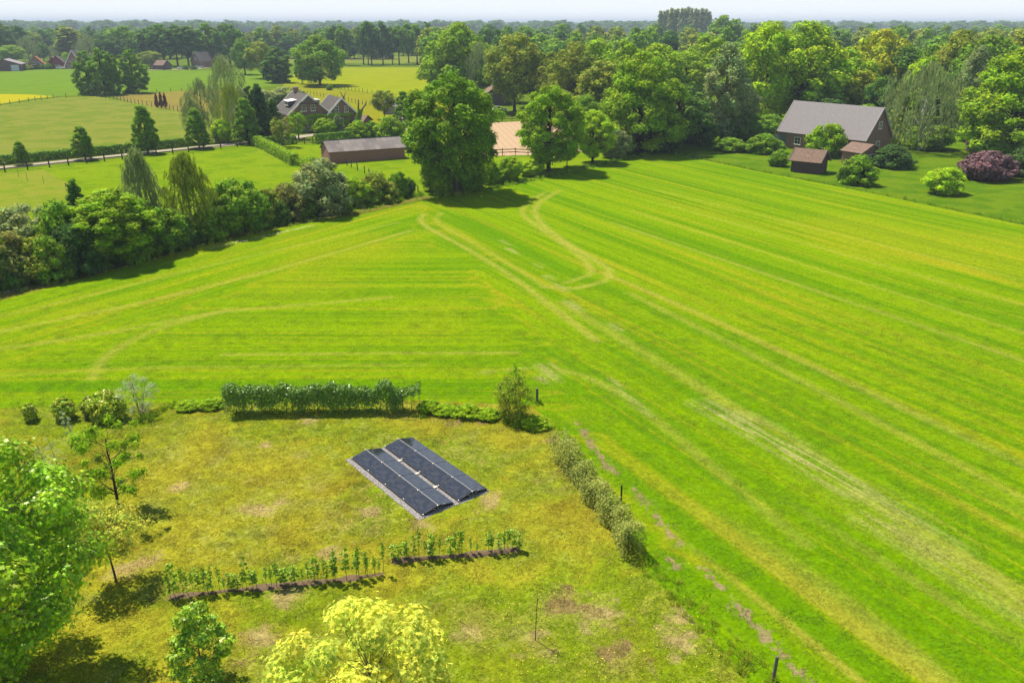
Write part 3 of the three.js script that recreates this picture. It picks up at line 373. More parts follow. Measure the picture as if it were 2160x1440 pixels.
// garden of the barn
for (const [b, k, h, l] of [[[1742, 330, 258, 72], 'shrub_2', 'fresh', 'rounded green bush in front of the grey barn roof'], [[1612, 322, 284, 78], 'shrub_1', 'oak', 'wide low bush left of the grey-roofed barn'], [[1540, 318, 290, 70], 'shrub_3', 'oak', 'low bush below the aspens'], [[1992, 408, 352, 78], 'shrub_2', 'lime', 'yellow-green bush alone on the lawn right of the barn'], [[1810, 388, 330, 80], 'shrub_1', 'oak', 'green bush between the small shed and the field edge'], [[1880, 352, 308, 90], 'shrub_1', 'deep', 'dark bush in front of the right end of the barn'], [[2080, 378, 318, 110], 'shrub_3', 'purple', 'dark purple bush on the lawn below the dome tree'], [[2175, 372, 310, 110], 'shrub_1', 'deep', 'dark evergreen bush at the edge of the barn lawn'], [[1640, 350, 318, 40], 'shrub_3', 'oak', 'small bush on the lawn left of the small shed']]) plant('shrub', k, h, b, l, 'shrub');

// avenues and copses on the left horizon
for (const [a, b, c, w] of [[726, 137, 50, 36], [767, 136, 50, 34], [777, 137, 46, 30], [784, 136, 47, 36], [808, 136, 46, 34], [828, 136, 55, 28], [842, 136, 52, 40], [880, 135, 52, 38], [706, 136, 52, 34], [862, 132, 50, 36]]) plant('avenue_oak', oneOf(['lane_1', 'lane_2']), oneOf(['oak', 'oak', 'dark']), [a, b, c, w], 'tall bare-stemmed oak in the avenue beyond the bright meadow', 'tree', 'oaks of the avenue beyond the bright meadow');
plant('oak_tree', 'oak_3', 'oak', [675, 180, 74, 112], 'broad spreading oak alone in the meadow behind the farmhouse', 'tree'); plant('oak_tree', 'oak_4', 'oak', [637, 177, 130, 30], 'small oak tucked under the broad meadow oak', 'tree');
plant('oak_tree', 'oak_2', 'olive', [556, 165, 86, 58], 'olive green oak left of the broad meadow oak', 'tree'); plant('alder', 'alder', 'dark', [587, 174, 96, 62], 'dark rounded alder between the meadow oaks', 'tree'); plant('oak_tree', 'oak_1', 'oak', [517, 157, 78, 50], 'mid green oak with clear trunk at the end of the far pasture', 'tree');
for (const [b, l] of [[[188, 199, 106, 52], 'left of the three alders standing in the far pasture'], [[222, 200, 99, 56], 'tallest of the three alders standing in the far pasture'], [[241, 199, 108, 42], 'right of the three alders standing in the far pasture'], [[283, 196, 102, 60], 'ivy-covered alder standing apart from the three alders']]) plant('alder', 'alder', 'oak', b, l, 'tree');
for (const [a, b, c, w, k, h, l] of [[265, 133, 54, 82, 'oak_1', 'oak', 'big oak above the village road beside the pale poplar'], [322, 138, 54, 62, 'lane_2', 'dark', null], [348, 139, 52, 60, 'lane_1', 'dark', null], [375, 140, 51, 60, 'lane_2', 'dark', null], [398, 140, 56, 52, 'lane_1', 'dark', null], [441, 139, 50, 54, 'lane_1', 'oak', null], [486, 140, 48, 60, 'oak_2', 'dark', null], [62, 131, 78, 44, 'willow', 'grey', 'rounded grey willow behind the red-roofed house'], [28, 134, 94, 48, 'oak_2', 'fresh', 'light green tree behind the flat barn of the village'], [92, 129, 88, 26, 'oak_4', 'oak', 'narrow tree right of the grey willow'], [107, 128, 100, 42, 'willow', 'grey', 'low pale willow behind the red gable'], [150, 127, 57, 54, 'poplar', 'olive', 'tall pale poplar behind the pointed house'], [190, 129, 74, 50, 'willow', 'grey', 'grey willow right of the pale poplar'], [10, 130, 48, 66, 'oak_1', 'dark', 'dark oak at the left end of the village'], [318, 145, 106, 46, 'round_small', 'olive', 'round olive tree beside the village shed'], [140, 137, 112, 22, 'shrub_1', 'lime', 'yellow-green bush between the red gable and the pointed house'], [232, 135, 72, 50, 'oak_2', 'dark', null]])
  plant(/willow/.test(k) ? 'willow' : k === 'poplar' ? 'poplar' : /shrub/.test(k) ? 'shrub' : 'village_tree', k, h, [a, b, c, w], l ?? 'dark tall tree along the village road beyond the far pasture', /shrub/.test(k) ? 'shrub' : 'tree', l ? null : 'trees along the village road');
for (const [a, b, c, w] of [[20, 143, 132, 16], [48, 146, 136, 22], [60, 147, 137, 20], [72, 146, 138, 16], [86, 146, 134, 16], [102, 146, 133, 14], [422, 142, 132, 16], [408, 146, 139, 16], [392, 146, 136, 14]]) plant('garden_shrub', 'shrub_3', oneOf(['oak', 'dark', 'olive']), [a, b, c, w], 'small garden bush in front of the village houses', 'shrub', 'garden bushes of the village');

// distant rows, back to front; everything that can be told apart is a tree of its own
function row(n, x0, x1, z, hLo, hHi, rLo, rHi, hues, label, group, skip) { for (let i = 0; i < n; i++) { const px = lerp(x0, x1, (i + 0.5 + (treeRng() - 0.5) * 0.7) / n), zz = z * (0.93 + 0.14 * treeRng()); if (skip && skip(px)) continue; const x = (px - 1080) / FOCAL * (-zz * CP + EYE * SP); plantAt('distant_tree', oneOf(['far_1', 'far_2', 'far_3']), oneOf(hues), x, zz, lerp(hLo, hHi, treeRng()), lerp(rLo, rHi, treeRng()), label, 'tree', group); } }
row(34, 880, 2230, -400, 17, 22, 6.5, 9, ['oak', 'olive', 'fresh', 'oak', 'dark'], 'broadleaf tree deep in the wood behind the arena and barn', 'trees deep in the wood');
row(30, 880, 2230, -520, 18, 23, 7, 10, ['oak', 'dark', 'olive'], 'broadleaf tree at the far side of the wood', 'trees at the far side of the wood');
row(44, -60, 1000, -640, 17, 22, 7, 10, ['oak', 'dark', 'oak', 'olive'], 'tree in the belt behind the village and the avenue', 'tree belt behind the village');
row(36, 860, 2230, -760, 18, 23, 8, 11, ['oak', 'dark'], 'tree in the belt beyond the wood', 'tree belt beyond the wood');
row(60, -60, 2230, -1050, 17, 22, 8, 12, ['oak', 'dark'], 'hazy tree in the farthest belt that shows single crowns', 'farthest tree belt');
for (let i = 0; i < 15; i++) { const z = -900 * (0.98 + 0.05 * treeRng()), x = (1390 + i * 7.2 - 1080) / FOCAL * (-z * CP + EYE * SP); plantAt('plantation_poplar', 'poplar', oneOf(['grey', 'olive']), x, z, 34 + 3 * Math.sin(i / 14 * Math.PI) + 2.5 * treeRng(), 5.2, 'tall pale poplar in the plantation rising above the horizon', 'tree', 'poplar plantation on the horizon'); }
for (const [a, hh, r] of [[1520, 27, 11], [1545, 25, 9], [1505, 25, 9]]) { const z = -520; plantAt('distant_tree', 'far_1', 'oak', (a - 1080) / FOCAL * (-z * CP + EYE * SP), z, hh, r, 'tall tree beside the poplar plantation reaching above the horizon', 'tree', 'tall trees beside the plantation'); }
{ // woods to the horizon, one mass
  const r = rng(99), p = getProto('far_2'), N = 3000, m = new THREE.InstancedMesh(p.made.crown, leafMat('dark'), N), M = new THREE.Matrix4(), q = new THREE.Quaternion(), up = V(0, 1, 0);
  for (let i = 0; i < N; i++) { const z = -1700 - 5200 * Math.pow(r(), 1.2), x = (r() * 2 - 1) * 0.78 * -z; q.setFromAxisAngle(up, r() * 6.28); const s = 1.1 + 0.8 * r(); M.compose(V(x, 0, z), q, V(s * 1.5, s * 0.82, s * 1.5)); m.setMatrixAt(i, M); }
  m.name = 'horizon_woods'; m.castShadow = m.receiveShadow = true; tag(m, 'blue hazy woods along the whole horizon', 'woodland', null, 'stuff'); scene.add(m);
}

// trees along the driveway
for (const [b, l] of [[[47, 348, 297, 38], 'smallest of the conical limes along the driveway hedge'], [[180, 337, 265, 52], 'second conical lime along the driveway hedge, counted from the small one'], [[312, 323, 221, 62], 'largest conical lime along the driveway hedge'], [[420, 313, 227, 54], 'conical lime at the driveway gate'], [[524, 303, 206, 60], 'tall conical lime where the driveway meets the house hedge']]) plant('lime_tree', 'lime', 'oak', b, l, 'tree');
plant('willow', 'willow', 'grey', [432, 285, 170, 76], 'grey willow behind the driveway gate', 'tree'); plant('willow', 'willow', 'grey', [410, 288, 212, 44], 'low grey willow growing out of the larger one', 'tree');
plant('weeping_birch', 'birch', 'grey', [482, 268, 118, 82], 'tallest pale birch left of the farmhouse', 'tree'); plant('weeping_birch', 'birch', 'olive', [495, 296, 176, 66], 'leafy birch in front of the tallest pale birch', 'tree');
plant('conifer', 'conifer', 'deep', [552, 292, 172, 62], 'dark conifer beside the farmhouse', 'tree'); plant('conifer', 'conifer', 'dark', [580, 288, 205, 46], 'lower conifer nearest the farmhouse wall', 'tree'); plant('yew', 'alder', 'deep', [535, 295, 180, 44], 'dark upright yew between the conical lime and the conifer', 'tree');
for (const [b, h, l] of [[[470, 300, 250, 40], 'lime', 'bright bush at the foot of the birches'], [[505, 232, 185, 60], 'grey', 'greyish bushes behind the pale birch'], [[560, 225, 188, 70], 'grey', 'grey-green tree behind the farmhouse chimney'], [[605, 225, 182, 60], 'grey', 'pale bush behind the farmhouse ridge'], [[630, 230, 185, 40], 'grey', 'small pale bush right of the farmhouse ridge'], [[695, 190, 178, 14], 'oak', 'tiny bush in the shadow of the meadow oak']]) plant('shrub', 'shrub_2', h, b, l, 'shrub');
// farmhouse garden
plant('fruit_tree', 'orchard', 'olive', [597, 310, 246, 58], 'old fruit tree with whitewashed trunk in the farm garden', 'tree', null, 'grey'); plant('fruit_tree', 'orchard', 'pear', [630, 293, 234, 46], 'leaning fruit tree before the farmhouse gable', 'tree');
for (const [b, k, h, l] of [[[685, 285, 248, 44], 'shrub_2', 'fresh', 'fresh green bush in front of the farmhouse vine'], [[713, 283, 240, 36], 'conifer', 'grey', 'blue-grey cone bush before the farmhouse'], [[664, 280, 262, 26], 'shrub_3', 'olive', 'low bush at the farmhouse wall'], [[757, 292, 256, 52], 'shrub_1', 'fresh', 'rounded bush behind the house hedge'], [[820, 296, 248, 66], 'shrub_1', 'fresh', 'domed weeping bush behind the brick shed'], [[786, 292, 255, 40], 'shrub_3', 'oak', 'bush between the two domed bushes'], [[738, 268, 228, 36], 'shrub_2', 'grey', 'greyish bush between the dead trunks'], [[868, 320, 285, 36], 'shrub_2', 'olive', 'bush at the right gable of the brick shed'], [[885, 300, 262, 40], 'shrub_2', 'fresh', 'bush left of the large oak']]) plant(k === 'conifer' ? 'cone_bush' : 'shrub', k, h, b, l, 'shrub');
plant('yard_tree', 'round_small', 'olive', [811, 250, 187, 46], 'rounded olive green tree in the yard', 'tree', null, 'brown'); plant('yard_tree', 'lime', 'oak', [853, 266, 191, 48], 'dark conical tree beside the white horse', 'tree'); plant('yard_tree', 'round_small', 'oak', [877, 245, 194, 28], 'small tree behind the grey metal roof', 'tree');
for (const [dx, h] of [[0, 4.2], [1.3, 4.6], [2.5, 4.3]]) { const [x, z] = G(331, 228); plantAt('copper_beech', 'lime', 'copper', x + dx * 1.0, z, h, 0.8, 'slim copper-leaved young tree on the pasture fence', 'tree', 'three copper trees on the pasture fence'); }

// ---------------------------------------------------------------- the hedgerow on the left of the field
for (const [b, k, h, l] of [
  [[-40, 610, 470, 150], 'shrub_1', 'oak', 'bush at the very start of the hedgerow'], [[25, 598, 488, 120], 'shrub_2', 'rust', 'brownish-red bush in the hedgerow'], [[92, 588, 498, 110], 'shrub_3', 'olive', 'bush with ochre tips in the hedgerow'], [[70, 560, 428, 128], 'shrub_2', 'grey', 'tall grey-leaved bush at the back of the hedgerow'], [[140, 565, 432, 120], 'shrub_1', 'oak', 'dark bush between the grey bush and the hazel'], [[182, 545, 372, 76], 'conifer', 'dark', 'pointed dark conifer rising out of the hedgerow'], [[160, 578, 480, 110], 'shrub_1', 'deep', 'dark low front of the hedgerow beside the hazel'],
  [[335, 532, 430, 110], 'shrub_2', 'oak', 'green bush between the hazel and the birches'], [[360, 525, 462, 90], 'shrub_3', 'dark', 'dark low bush under the birches'], [[440, 505, 440, 90], 'shrub_1', 'oak', 'bush at the white foot of the birch'], [[502, 488, 374, 116], 'shrub_2', 'oak', 'big dense green bush right of the birches'], [[470, 492, 420, 80], 'shrub_3', 'olive', 'drooping olive bush between birch and big bush'], [[560, 472, 395, 74], 'shrub_2', 'olive', 'olive-brown bush in the hedgerow'], [[608, 462, 390, 82], 'shrub_1', 'rust', 'reddish-green bush left of the blossoming tree'], [[640, 456, 415, 60], 'shrub_3', 'oak', 'green bush at the foot of the blossoming tree'], [[745, 432, 372, 70], 'shrub_2', 'fresh', 'fresh green bush right of the blossoming tree'], [[795, 424, 366, 84], 'shrub_1', 'olive', 'long grey-olive bush near the end of the hedgerow'], [[842, 415, 360, 44], 'shrub_2', 'oak', 'upright bush at the end of the hedgerow'], [[780, 428, 390, 60], 'shrub_3', 'oak', 'low bush in front of the long grey-olive bush'], [[860, 410, 375, 34], 'shrub_3', 'dark', 'last small bush of the hedgerow']])
  plant(k === 'conifer' ? 'spruce' : 'shrub', k, h, b, l, k === 'conifer' ? 'tree' : 'shrub');
for (const [b, h] of [[[10, 606, 520, 90], 'dark'], [[110, 590, 505, 90], 'oak'], [[205, 566, 486, 90], 'dark'], [[290, 548, 470, 84], 'oak'], [[385, 520, 452, 70], 'dark'], [[535, 482, 430, 66], 'oak'], [[590, 470, 425, 60], 'dark'], [[715, 442, 398, 56], 'oak']]) plant('low_shrub', 'shrub_1', h, b, 'low dark bush along the field side of the hedgerow', 'shrub', 'low front bushes of the hedgerow');
plant('hazel', 'oak_near_2', 'fresh', [252, 552, 398, 190], 'large hazel with pale split trunk in the middle of the hedgerow', 'tree', null, 'dead');
plant('weeping_birch', 'birch_near', 'grey', [313, 522, 318, 96], 'weeping birch with a pointed tip in the hedgerow', 'tree'); plant('weeping_birch', 'birch_near', 'olive', [408, 508, 328, 118], 'broader weeping birch with white foot in the hedgerow', 'tree');
plant('blossom_tree', 'shrub_2', 'blossom', [685, 450, 332, 112], 'whitish blossoming tree with arching sprays in the hedgerow', 'tree');

// ---------------------------------------------------------------- clipped hedges
const path = (...a) => P(...a);
hedge('clipped_hedge', 'long clipped dark hedge between pasture and driveway', path([-120, 360], [0, 347], [90, 338], [180, 329], [300, 317], [402, 306]), { seed: 201, h: 1.5, w: 1.3, density: 44, size: 0.34, hue: 'hedge', rough: 0.12, shape: 'tuft' });
hedge('clipped_hedge', 'clipped light green hedge running from the driveway to the brick shed', path([536, 305], [560, 315], [590, 331], [622, 349]), { seed: 202, h: 1.9, w: 1.6, density: 44, size: 0.3, hue: 'fresh', rough: 0.15, shape: 'tuft' });
hedge('clipped_hedge', 'short clipped hedge left of the wooden gate', path([556, 306], [590, 306], [622, 303]), { seed: 203, h: 1.7, w: 1.2, density: 44, size: 0.3, hue: 'hedge', rough: 0.1, shape: 'tuft' });
hedge('clipped_hedge', 'clipped hedge right of the wooden gate behind the shed', path([663, 303], [700, 300], [742, 296]), { seed: 204, h: 1.9, w: 1.3, density: 44, size: 0.3, hue: 'hedge', rough: 0.1, shape: 'tuft' });
hedge('low_hedge', 'low loose hedge at the left gable of the brick shed', path([622, 350], [655, 348], [690, 345]), { seed: 205, h: 1.2, w: 1.2, density: 26, size: 0.26, hue: 'fresh', rough: 0.5 });

// ---------------------------------------------------------------- the garden in front
hedge('laurel_hedge', 'dense dark hedge with bare legs between lawn and mown field', path([476, 873], [560, 870], [700, 868], [800, 867], [888, 866]), { seed: 211, h: 1.72, w: 1.05, density: 460, size: 0.12, hue: 'hedge', rough: 0.36, freq: 1.5, bare: 0.34, gaps: 0.17, depth: 0.5, fuzz: 0.09, stem: 0.5, shiny: true });
hedge('hawthorn_hedge', 'narrow diagonal hedge of mixed bushes beside the earth trail', path([1178, 962], [1212, 1005], [1262, 1068], [1306, 1130], [1335, 1180]), { seed: 212, h: 1.35, w: 1.0, density: 380, size: 0.1, hue: 'mixed', rough: 0.85, freq: 1.0, depth: 0.4, fuzz: 0.1, bare: 0.12 });
function near(name, o, x, z, hue, label, category, bark, shiny, group) { const g = thing(name, label, category, group, [x, 0, z], 0), p = o.weep ? weepParts(o) : treeParts(o); part('crown', p.crown, shiny ? shinyLeaf(hue) : leafMat(hue, o.t ?? 0.45), g); part(o.stems ? 'stems' : 'trunk', p.trunk, BARK[bark], g); return g; }
{ // maple at the left edge
  near('maple_tree', { seed: 301, H: 10.6, R: 4.5, base: 0.1, env: 'oval', n: 130, leaves: 40000, size: 0.21, shape: 'star', clump: 0.19, twigs: 2, leader: 0.85, trunk: 0.16, tv: 0.45, cvar: 0.35, pack: 0.4 }, -19.4, -24.2, 'maple', 'large leafy maple filling the near left corner of the lawn', 'tree', 'grey', true);
  near('golden_maple', { seed: 302, H: 6.7, R: 3.9, base: 0.2, env: 'dome', n: 60, leaves: 13000, size: 0.21, shape: 'star', clump: 0.18, twigs: 2, leader: 0.7, trunk: 0.1, tv: 0.26, ty: 0.14, flat: 0.6, t: 0.42 }, -4.35, -20.1, 'yellow', 'bright golden-yellow maple on the lawn', 'tree', 'brown');
}
{ const [x, z] = G(432, 1448); near('young_oak', { seed: 303, H: 3.75, R: 1.3, base: 0.04, env: 'oval', n: 46, leaves: 3600, size: 0.15, clump: 0.24, twigs: 2, leader: 0.92, trunk: 0.035, shape: 'tuft', cvar: 0.2 }, x, z, 'young', 'young leafy tree between the maple and the golden tree', 'tree', 'brown', true); }
{ const [x, z] = G(251, 1075); near('pear_tree', { seed: 304, H: 5.0, R: 2.5, base: 0.22, env: 'vase', n: 30, leaves: 3600, size: 0.13, clump: 0.15, twigs: 3, pack: 0.6, leader: 0.8, trunk: 0.085, shape: 'tuft', fill: 0.6 }, x, z, 'pear', 'open-crowned green fruit tree with dark trunk on the lawn', 'tree', 'dark'); }
{ const [x, z] = G(245, 1228); near('honey_locust', { seed: 305, H: 3.95, R: 1.75, base: 0.48, env: 'dome', n: 26, leaves: 4600, size: 0.12, clump: 0.34, twigs: 4, leader: 0.62, trunk: 0.055, shape: 'tuft', flat: 0.5, pack: 0.6, lean: -0.3 }, x, z, 'honey', 'small tree with flat pale yellow crown and thin bent trunk', 'tree', 'brown'); }
// silver-leaved shrubs and saplings
{ const [x, z] = G(296, 872); near('silver_willow', { seed: 306, H: 2.75, R: 1.35, base: 0.08, env: 'round', n: 44, leaves: 3600, size: 0.1, clump: 0.25, stems: 12, trunk: 0.02, shape: 'lance', pack: 0.75 }, x, z, 'silver', 'silvery willow shrub beside the largest laurel', 'shrub', 'grey'); }
for (const [px, by, h, R, l, s] of [[131, 1022, 2.9, 0.62, 'taller thin silver-leaved sapling beside the maple', 307], [153, 934, 2.2, 0.32, 'slender silver sapling in front of the laurels', 308], [95, 985, 1.3, 0.4, 'small silver sapling half hidden by the maple', 309]]) { const [x, z] = G(px, by); near('silver_sapling', { seed: s, H: h, R, base: 0.3, env: 'column', n: 18, leaves: 650, size: 0.085, clump: 0.4, twigs: 1, leader: 0.95, trunk: 0.022, shape: 'lance', pack: 0.8, lean: -0.25 }, x, z, 'silver', l, 'sapling', 'grey'); }
for (const [px, by, h, R, l, s, n, hue] of [[66, 888, 1.25, 0.5, 'smallest yellow-tipped laurel at the lawn edge', 311, 1500, 'laurel'], [137, 884, 1.5, 0.78, 'middle laurel at the lawn edge', 312, 3000, 'laurel'], [230, 884, 1.95, 1.15, 'largest laurel beside the silver willow', 313, 5200, 'laurel'], [190, 880, 1.4, 0.55, 'narrow reddish laurel leaning on the largest one', 314, 1600, 'olive']]) { const [x, z] = G(px, by); near('laurel_bush', { seed: s, H: h, R, base: 0.02, env: 'round', n: 40, leaves: n, size: 0.15, clump: 0.3, stems: 6, trunk: 0.02, tv: 0.35, ty: 0.3 }, x, z, hue, l, 'shrub', 'brown', true); }
{ const [x, z] = G(1082, 885); near('hawthorn', { seed: 315, H: 2.9, R: 1.95, base: 0.03, env: 'vase', n: 46, leaves: 6500, size: 0.1, clump: 0.24, stems: 8, trunk: 0.03, pack: 0.65, fill: 0.8 }, x, z, 'olive', 'straggly hawthorn bush beside the thick wooden post', 'shrub', 'brown');
  const g = near('hawthorn_shoot', { seed: 316, H: 3.7, R: 0.4, base: 0.72, env: 'column', n: 8, leaves: 260, size: 0.1, clump: 0.5, leader: 1, trunk: 0.025 }, x + 0.15, z - 0.1, 'oak', 'single shoot standing out of the straggly hawthorn', 'shrub', 'brown'); }
{ const [x, z] = G(1129, 1352), g = thing('bare_sapling', 'thin nearly leafless sapling in a bare ring of lawn', 'sapling', null, [x, 0, z]), W = new Wood(5), L = new Leaves(317), r = rng(8);
  W.limb([[0, 0, 0], [0.02, 0.7, 0], [0.03, 1.4, 0.02], [0.08, 2.1, 0]], 0.022, 0.012); for (let i = 0; i < 9; i++) { const a = i * 2.4, y = 1.5 + 0.08 * i, q = 0.18 + 0.2 * r(); W.limb([[0.04, y, 0], [0.04 + Math.cos(a) * q, y + 0.3, Math.sin(a) * q]], 0.008, 0.003, 4); for (let k = 0; k < 9; k++) { const t = r(); L.add(0.04 + Math.cos(a) * q * t + L.gauss() * 0.05, y + 0.3 * t, Math.sin(a) * q * t + L.gauss() * 0.05, L.gauss(), 0.6, L.gauss(), 0.06, 'leaf', L.tint()); } }
  part('trunk', W.geometry(), BARK.brown, g); part('leaves', L.geometry(), leafMat('gold'), g); }
for (const [px, by, h, R] of [[905, 868, 0.75, 0.8], [940, 872, 0.6, 0.9], [985, 876, 0.7, 1.0], [1030, 882, 0.6, 0.9], [1130, 900, 0.55, 1.0], [400, 862, 0.55, 0.9], [445, 860, 0.6, 0.9]]) { const [x, z] = G(px, by); plantAt('nettle_patch', 'shrub_3', 'fresh', x, z, h, R, px < 500 ? 'lush low weeds left of the dark hedge' : 'lush low weeds between the dark hedge and the hawthorn', 'weeds', px < 500 ? 'weeds left of the hedge' : 'weeds by the hawthorn'); }
// young hedge plants in two strips of turned soil
{ const kinds = [401, 402, 403, 404, 405].map((s, i) => treeParts({ seed: s, H: 1.35, R: [0.17, 0.21, 0.15, 0.25, 0.12][i], base: [0.2, 0.3, 0.45, 0.25, 0.35][i], env: 'column', n: 12, leaves: [260, 330, 160, 420, 110][i], size: 0.085, clump: 0.42, twigs: 1, leader: 0.9, trunk: 0.012, pack: 0.7 })), r = rng(44);
  const soil = std([0.13, 0.09, 0.05], 1, { map: texture(128, 128, (i, j, o) => { const f = 0.55 + 0.9 * tn(i / 3, j / 3, 42); o[0] = o[1] = o[2] = clamp(f * 0.8); }, [0.8, 0.8]) });
  const rows = [[[[352, 1262], [480, 1248], [600, 1236], [720, 1224], [812, 1212]], 46, 'young hedge plant in the longer soil strip of the lawn', 'young plants of the longer soil strip', 0.02], [[[824, 1184], [920, 1178], [1010, 1170], [1098, 1160]], 26, 'young hedge plant in the shorter soil strip of the lawn', 'young plants of the shorter soil strip', 0.08]];
  for (const [pp, n, label, group, hh] of rows) {
    const pts = P(...pp), L = []; let len = 0; for (let i = 1; i < pts.length; i++) { L.push(len); len += Math.hypot(pts[i][0] - pts[i - 1][0], pts[i][1] - pts[i - 1][1]); }
    const at = (s) => { let i = 0; while (i < L.length - 1 && s > L[i + 1]) i++; const a = pts[i], b = pts[i + 1], l = Math.hypot(b[0] - a[0], b[1] - a[1]), t = (s - L[i]) / l; return [lerp(a[0], b[0], t), lerp(a[1], b[1], t), (b[0] - a[0]) / l, (b[1] - a[1]) / l]; };
    // soil ridge
    const K = 90, Q = 7, p = [], ix = [], uv = []; for (let i = 0; i <= K; i++) { const s = i / K * len, [x, z, tx, tz] = at(Math.min(len - 0.01, s)), w = 0.1 + 0.2 * vn(s * 1.3, 7), e = Math.min(1, i / 3, (K - i) / 3); for (let j = 0; j <= Q; j++) { const q = (j / Q * 2 - 1) * w; p.push(x - tz * q, 0.035 + e * Math.max(0, 1 - (j / Q * 2 - 1) ** 2) * (hh + 0.07 * vn(s * 4, j * 1.3)), z + tx * q); uv.push(s, q * 2); if (i && j) { const a = i * (Q + 1) + j; ix.push(a - Q - 2, a - 1, a - Q - 1, a - Q - 1, a - 1, a); } } }
    const g = new THREE.BufferGeometry(); g.setAttribute('position', new THREE.Float32BufferAttribute(p, 3)); g.setAttribute('uv', new THREE.Float32BufferAttribute(uv, 2)); g.setIndex(ix); g.computeVertexNormals(); const m = new THREE.Mesh(g, soil); m.name = numbered('soil_strip'); m.castShadow = m.receiveShadow = true; m.userData.kind = 'structure'; scene.add(m);
    for (let i = 0; i < n; i++) { const s = (i + 0.5 + (r() - 0.5) * 0.8) / n * len; if (r() < 0.1) continue; const [x, z, tx, tz] = at(s), k = kinds[Math.floor(r() * 5)], q = (r() - 0.5) * 0.25, t = thing('hedge_plant', label, 'plant', group, [x - tz * q, 0.05, z + tx * q], r() * 6.28); part('foliage', k.crown, shinyLeaf('young'), t); part('stem', k.trunk, BARK.brown, t); const sc = 0.8 + 0.4 * r(); t.scale.set(sc, sc * (0.62 + 0.6 * r()), sc); }
  } }

// unmown grass and weeds
function tuftGeo(seed, n, h, spread, lay) { const r = rng(seed), p = [], nn = [], ix = [], c = []; for (let i = 0; i < n; i++) { const a = r() * 6.28, q = spread * Math.sqrt(r()), x = Math.cos(a) * q, z = Math.sin(a) * q, l = h * (0.5 + 0.7 * r()), b = r() * 6.28, w = 0.012 + 0.012 * r(), lx = Math.cos(b) * l * (lay ?? 0.45), lz = Math.sin(b) * l * (lay ?? 0.45), o = p.length / 3, k = 0.75 + 0.5 * r(); p.push(x - Math.sin(b) * w, 0, z + Math.cos(b) * w, x + Math.sin(b) * w, 0, z - Math.cos(b) * w, x + lx * 0.4 + Math.sin(b) * w * 0.7, l * 0.65, z + lz * 0.4 - Math.cos(b) * w * 0.7, x + lx * 0.4 - Math.sin(b) * w * 0.7, l * 0.65, z + lz * 0.4 + Math.cos(b) * w * 0.7, x + lx, l, z + lz); for (let j = 0; j < 5; j++) { nn.push(-Math.cos(b), lay ?? 0.45, -Math.sin(b)); c.push(k * (0.9 + 0.3 * r()), k, k); } ix.push(o, o + 2, o + 1, o, o + 3, o + 2, o + 3, o + 4, o + 2); }
  const g = new THREE.BufferGeometry(); g.setAttribute('position', new THREE.Float32BufferAttribute(p, 3)); g.setAttribute('normal', new THREE.Float32BufferAttribute(nn, 3)); g.setAttribute('color', new THREE.Float32BufferAttribute(c, 3)); g.setIndex(ix); return g; }
function tufts(name, label, geo, list, hue, mat) { const m = new THREE.InstancedMesh(geo, mat ?? new THREE.MeshPhysicalMaterial({ color: 0xffffff, vertexColors: true, roughness: 0.9, transmission: 0.5, thickness: 0, side: THREE.DoubleSide, specularIntensity: 0.1 }), list.length), M = new THREE.Matrix4(), q = new THREE.Quaternion(), up = V(0, 1, 0), col = new THREE.Color(); list.forEach(([x, z, s, c, sy], i) => { q.setFromAxisAngle(up, (x * 37 + z * 91) % 6.28); m.setMatrixAt(i, M.compose(V(x, 0.04, z), q, V(s, sy ?? s, s))); m.setColorAt(i, col.setRGB(...c)); }); m.name = name; m.castShadow = m.receiveShadow = true; tag(m, label, 'grass', null, 'stuff'); scene.add(m); }
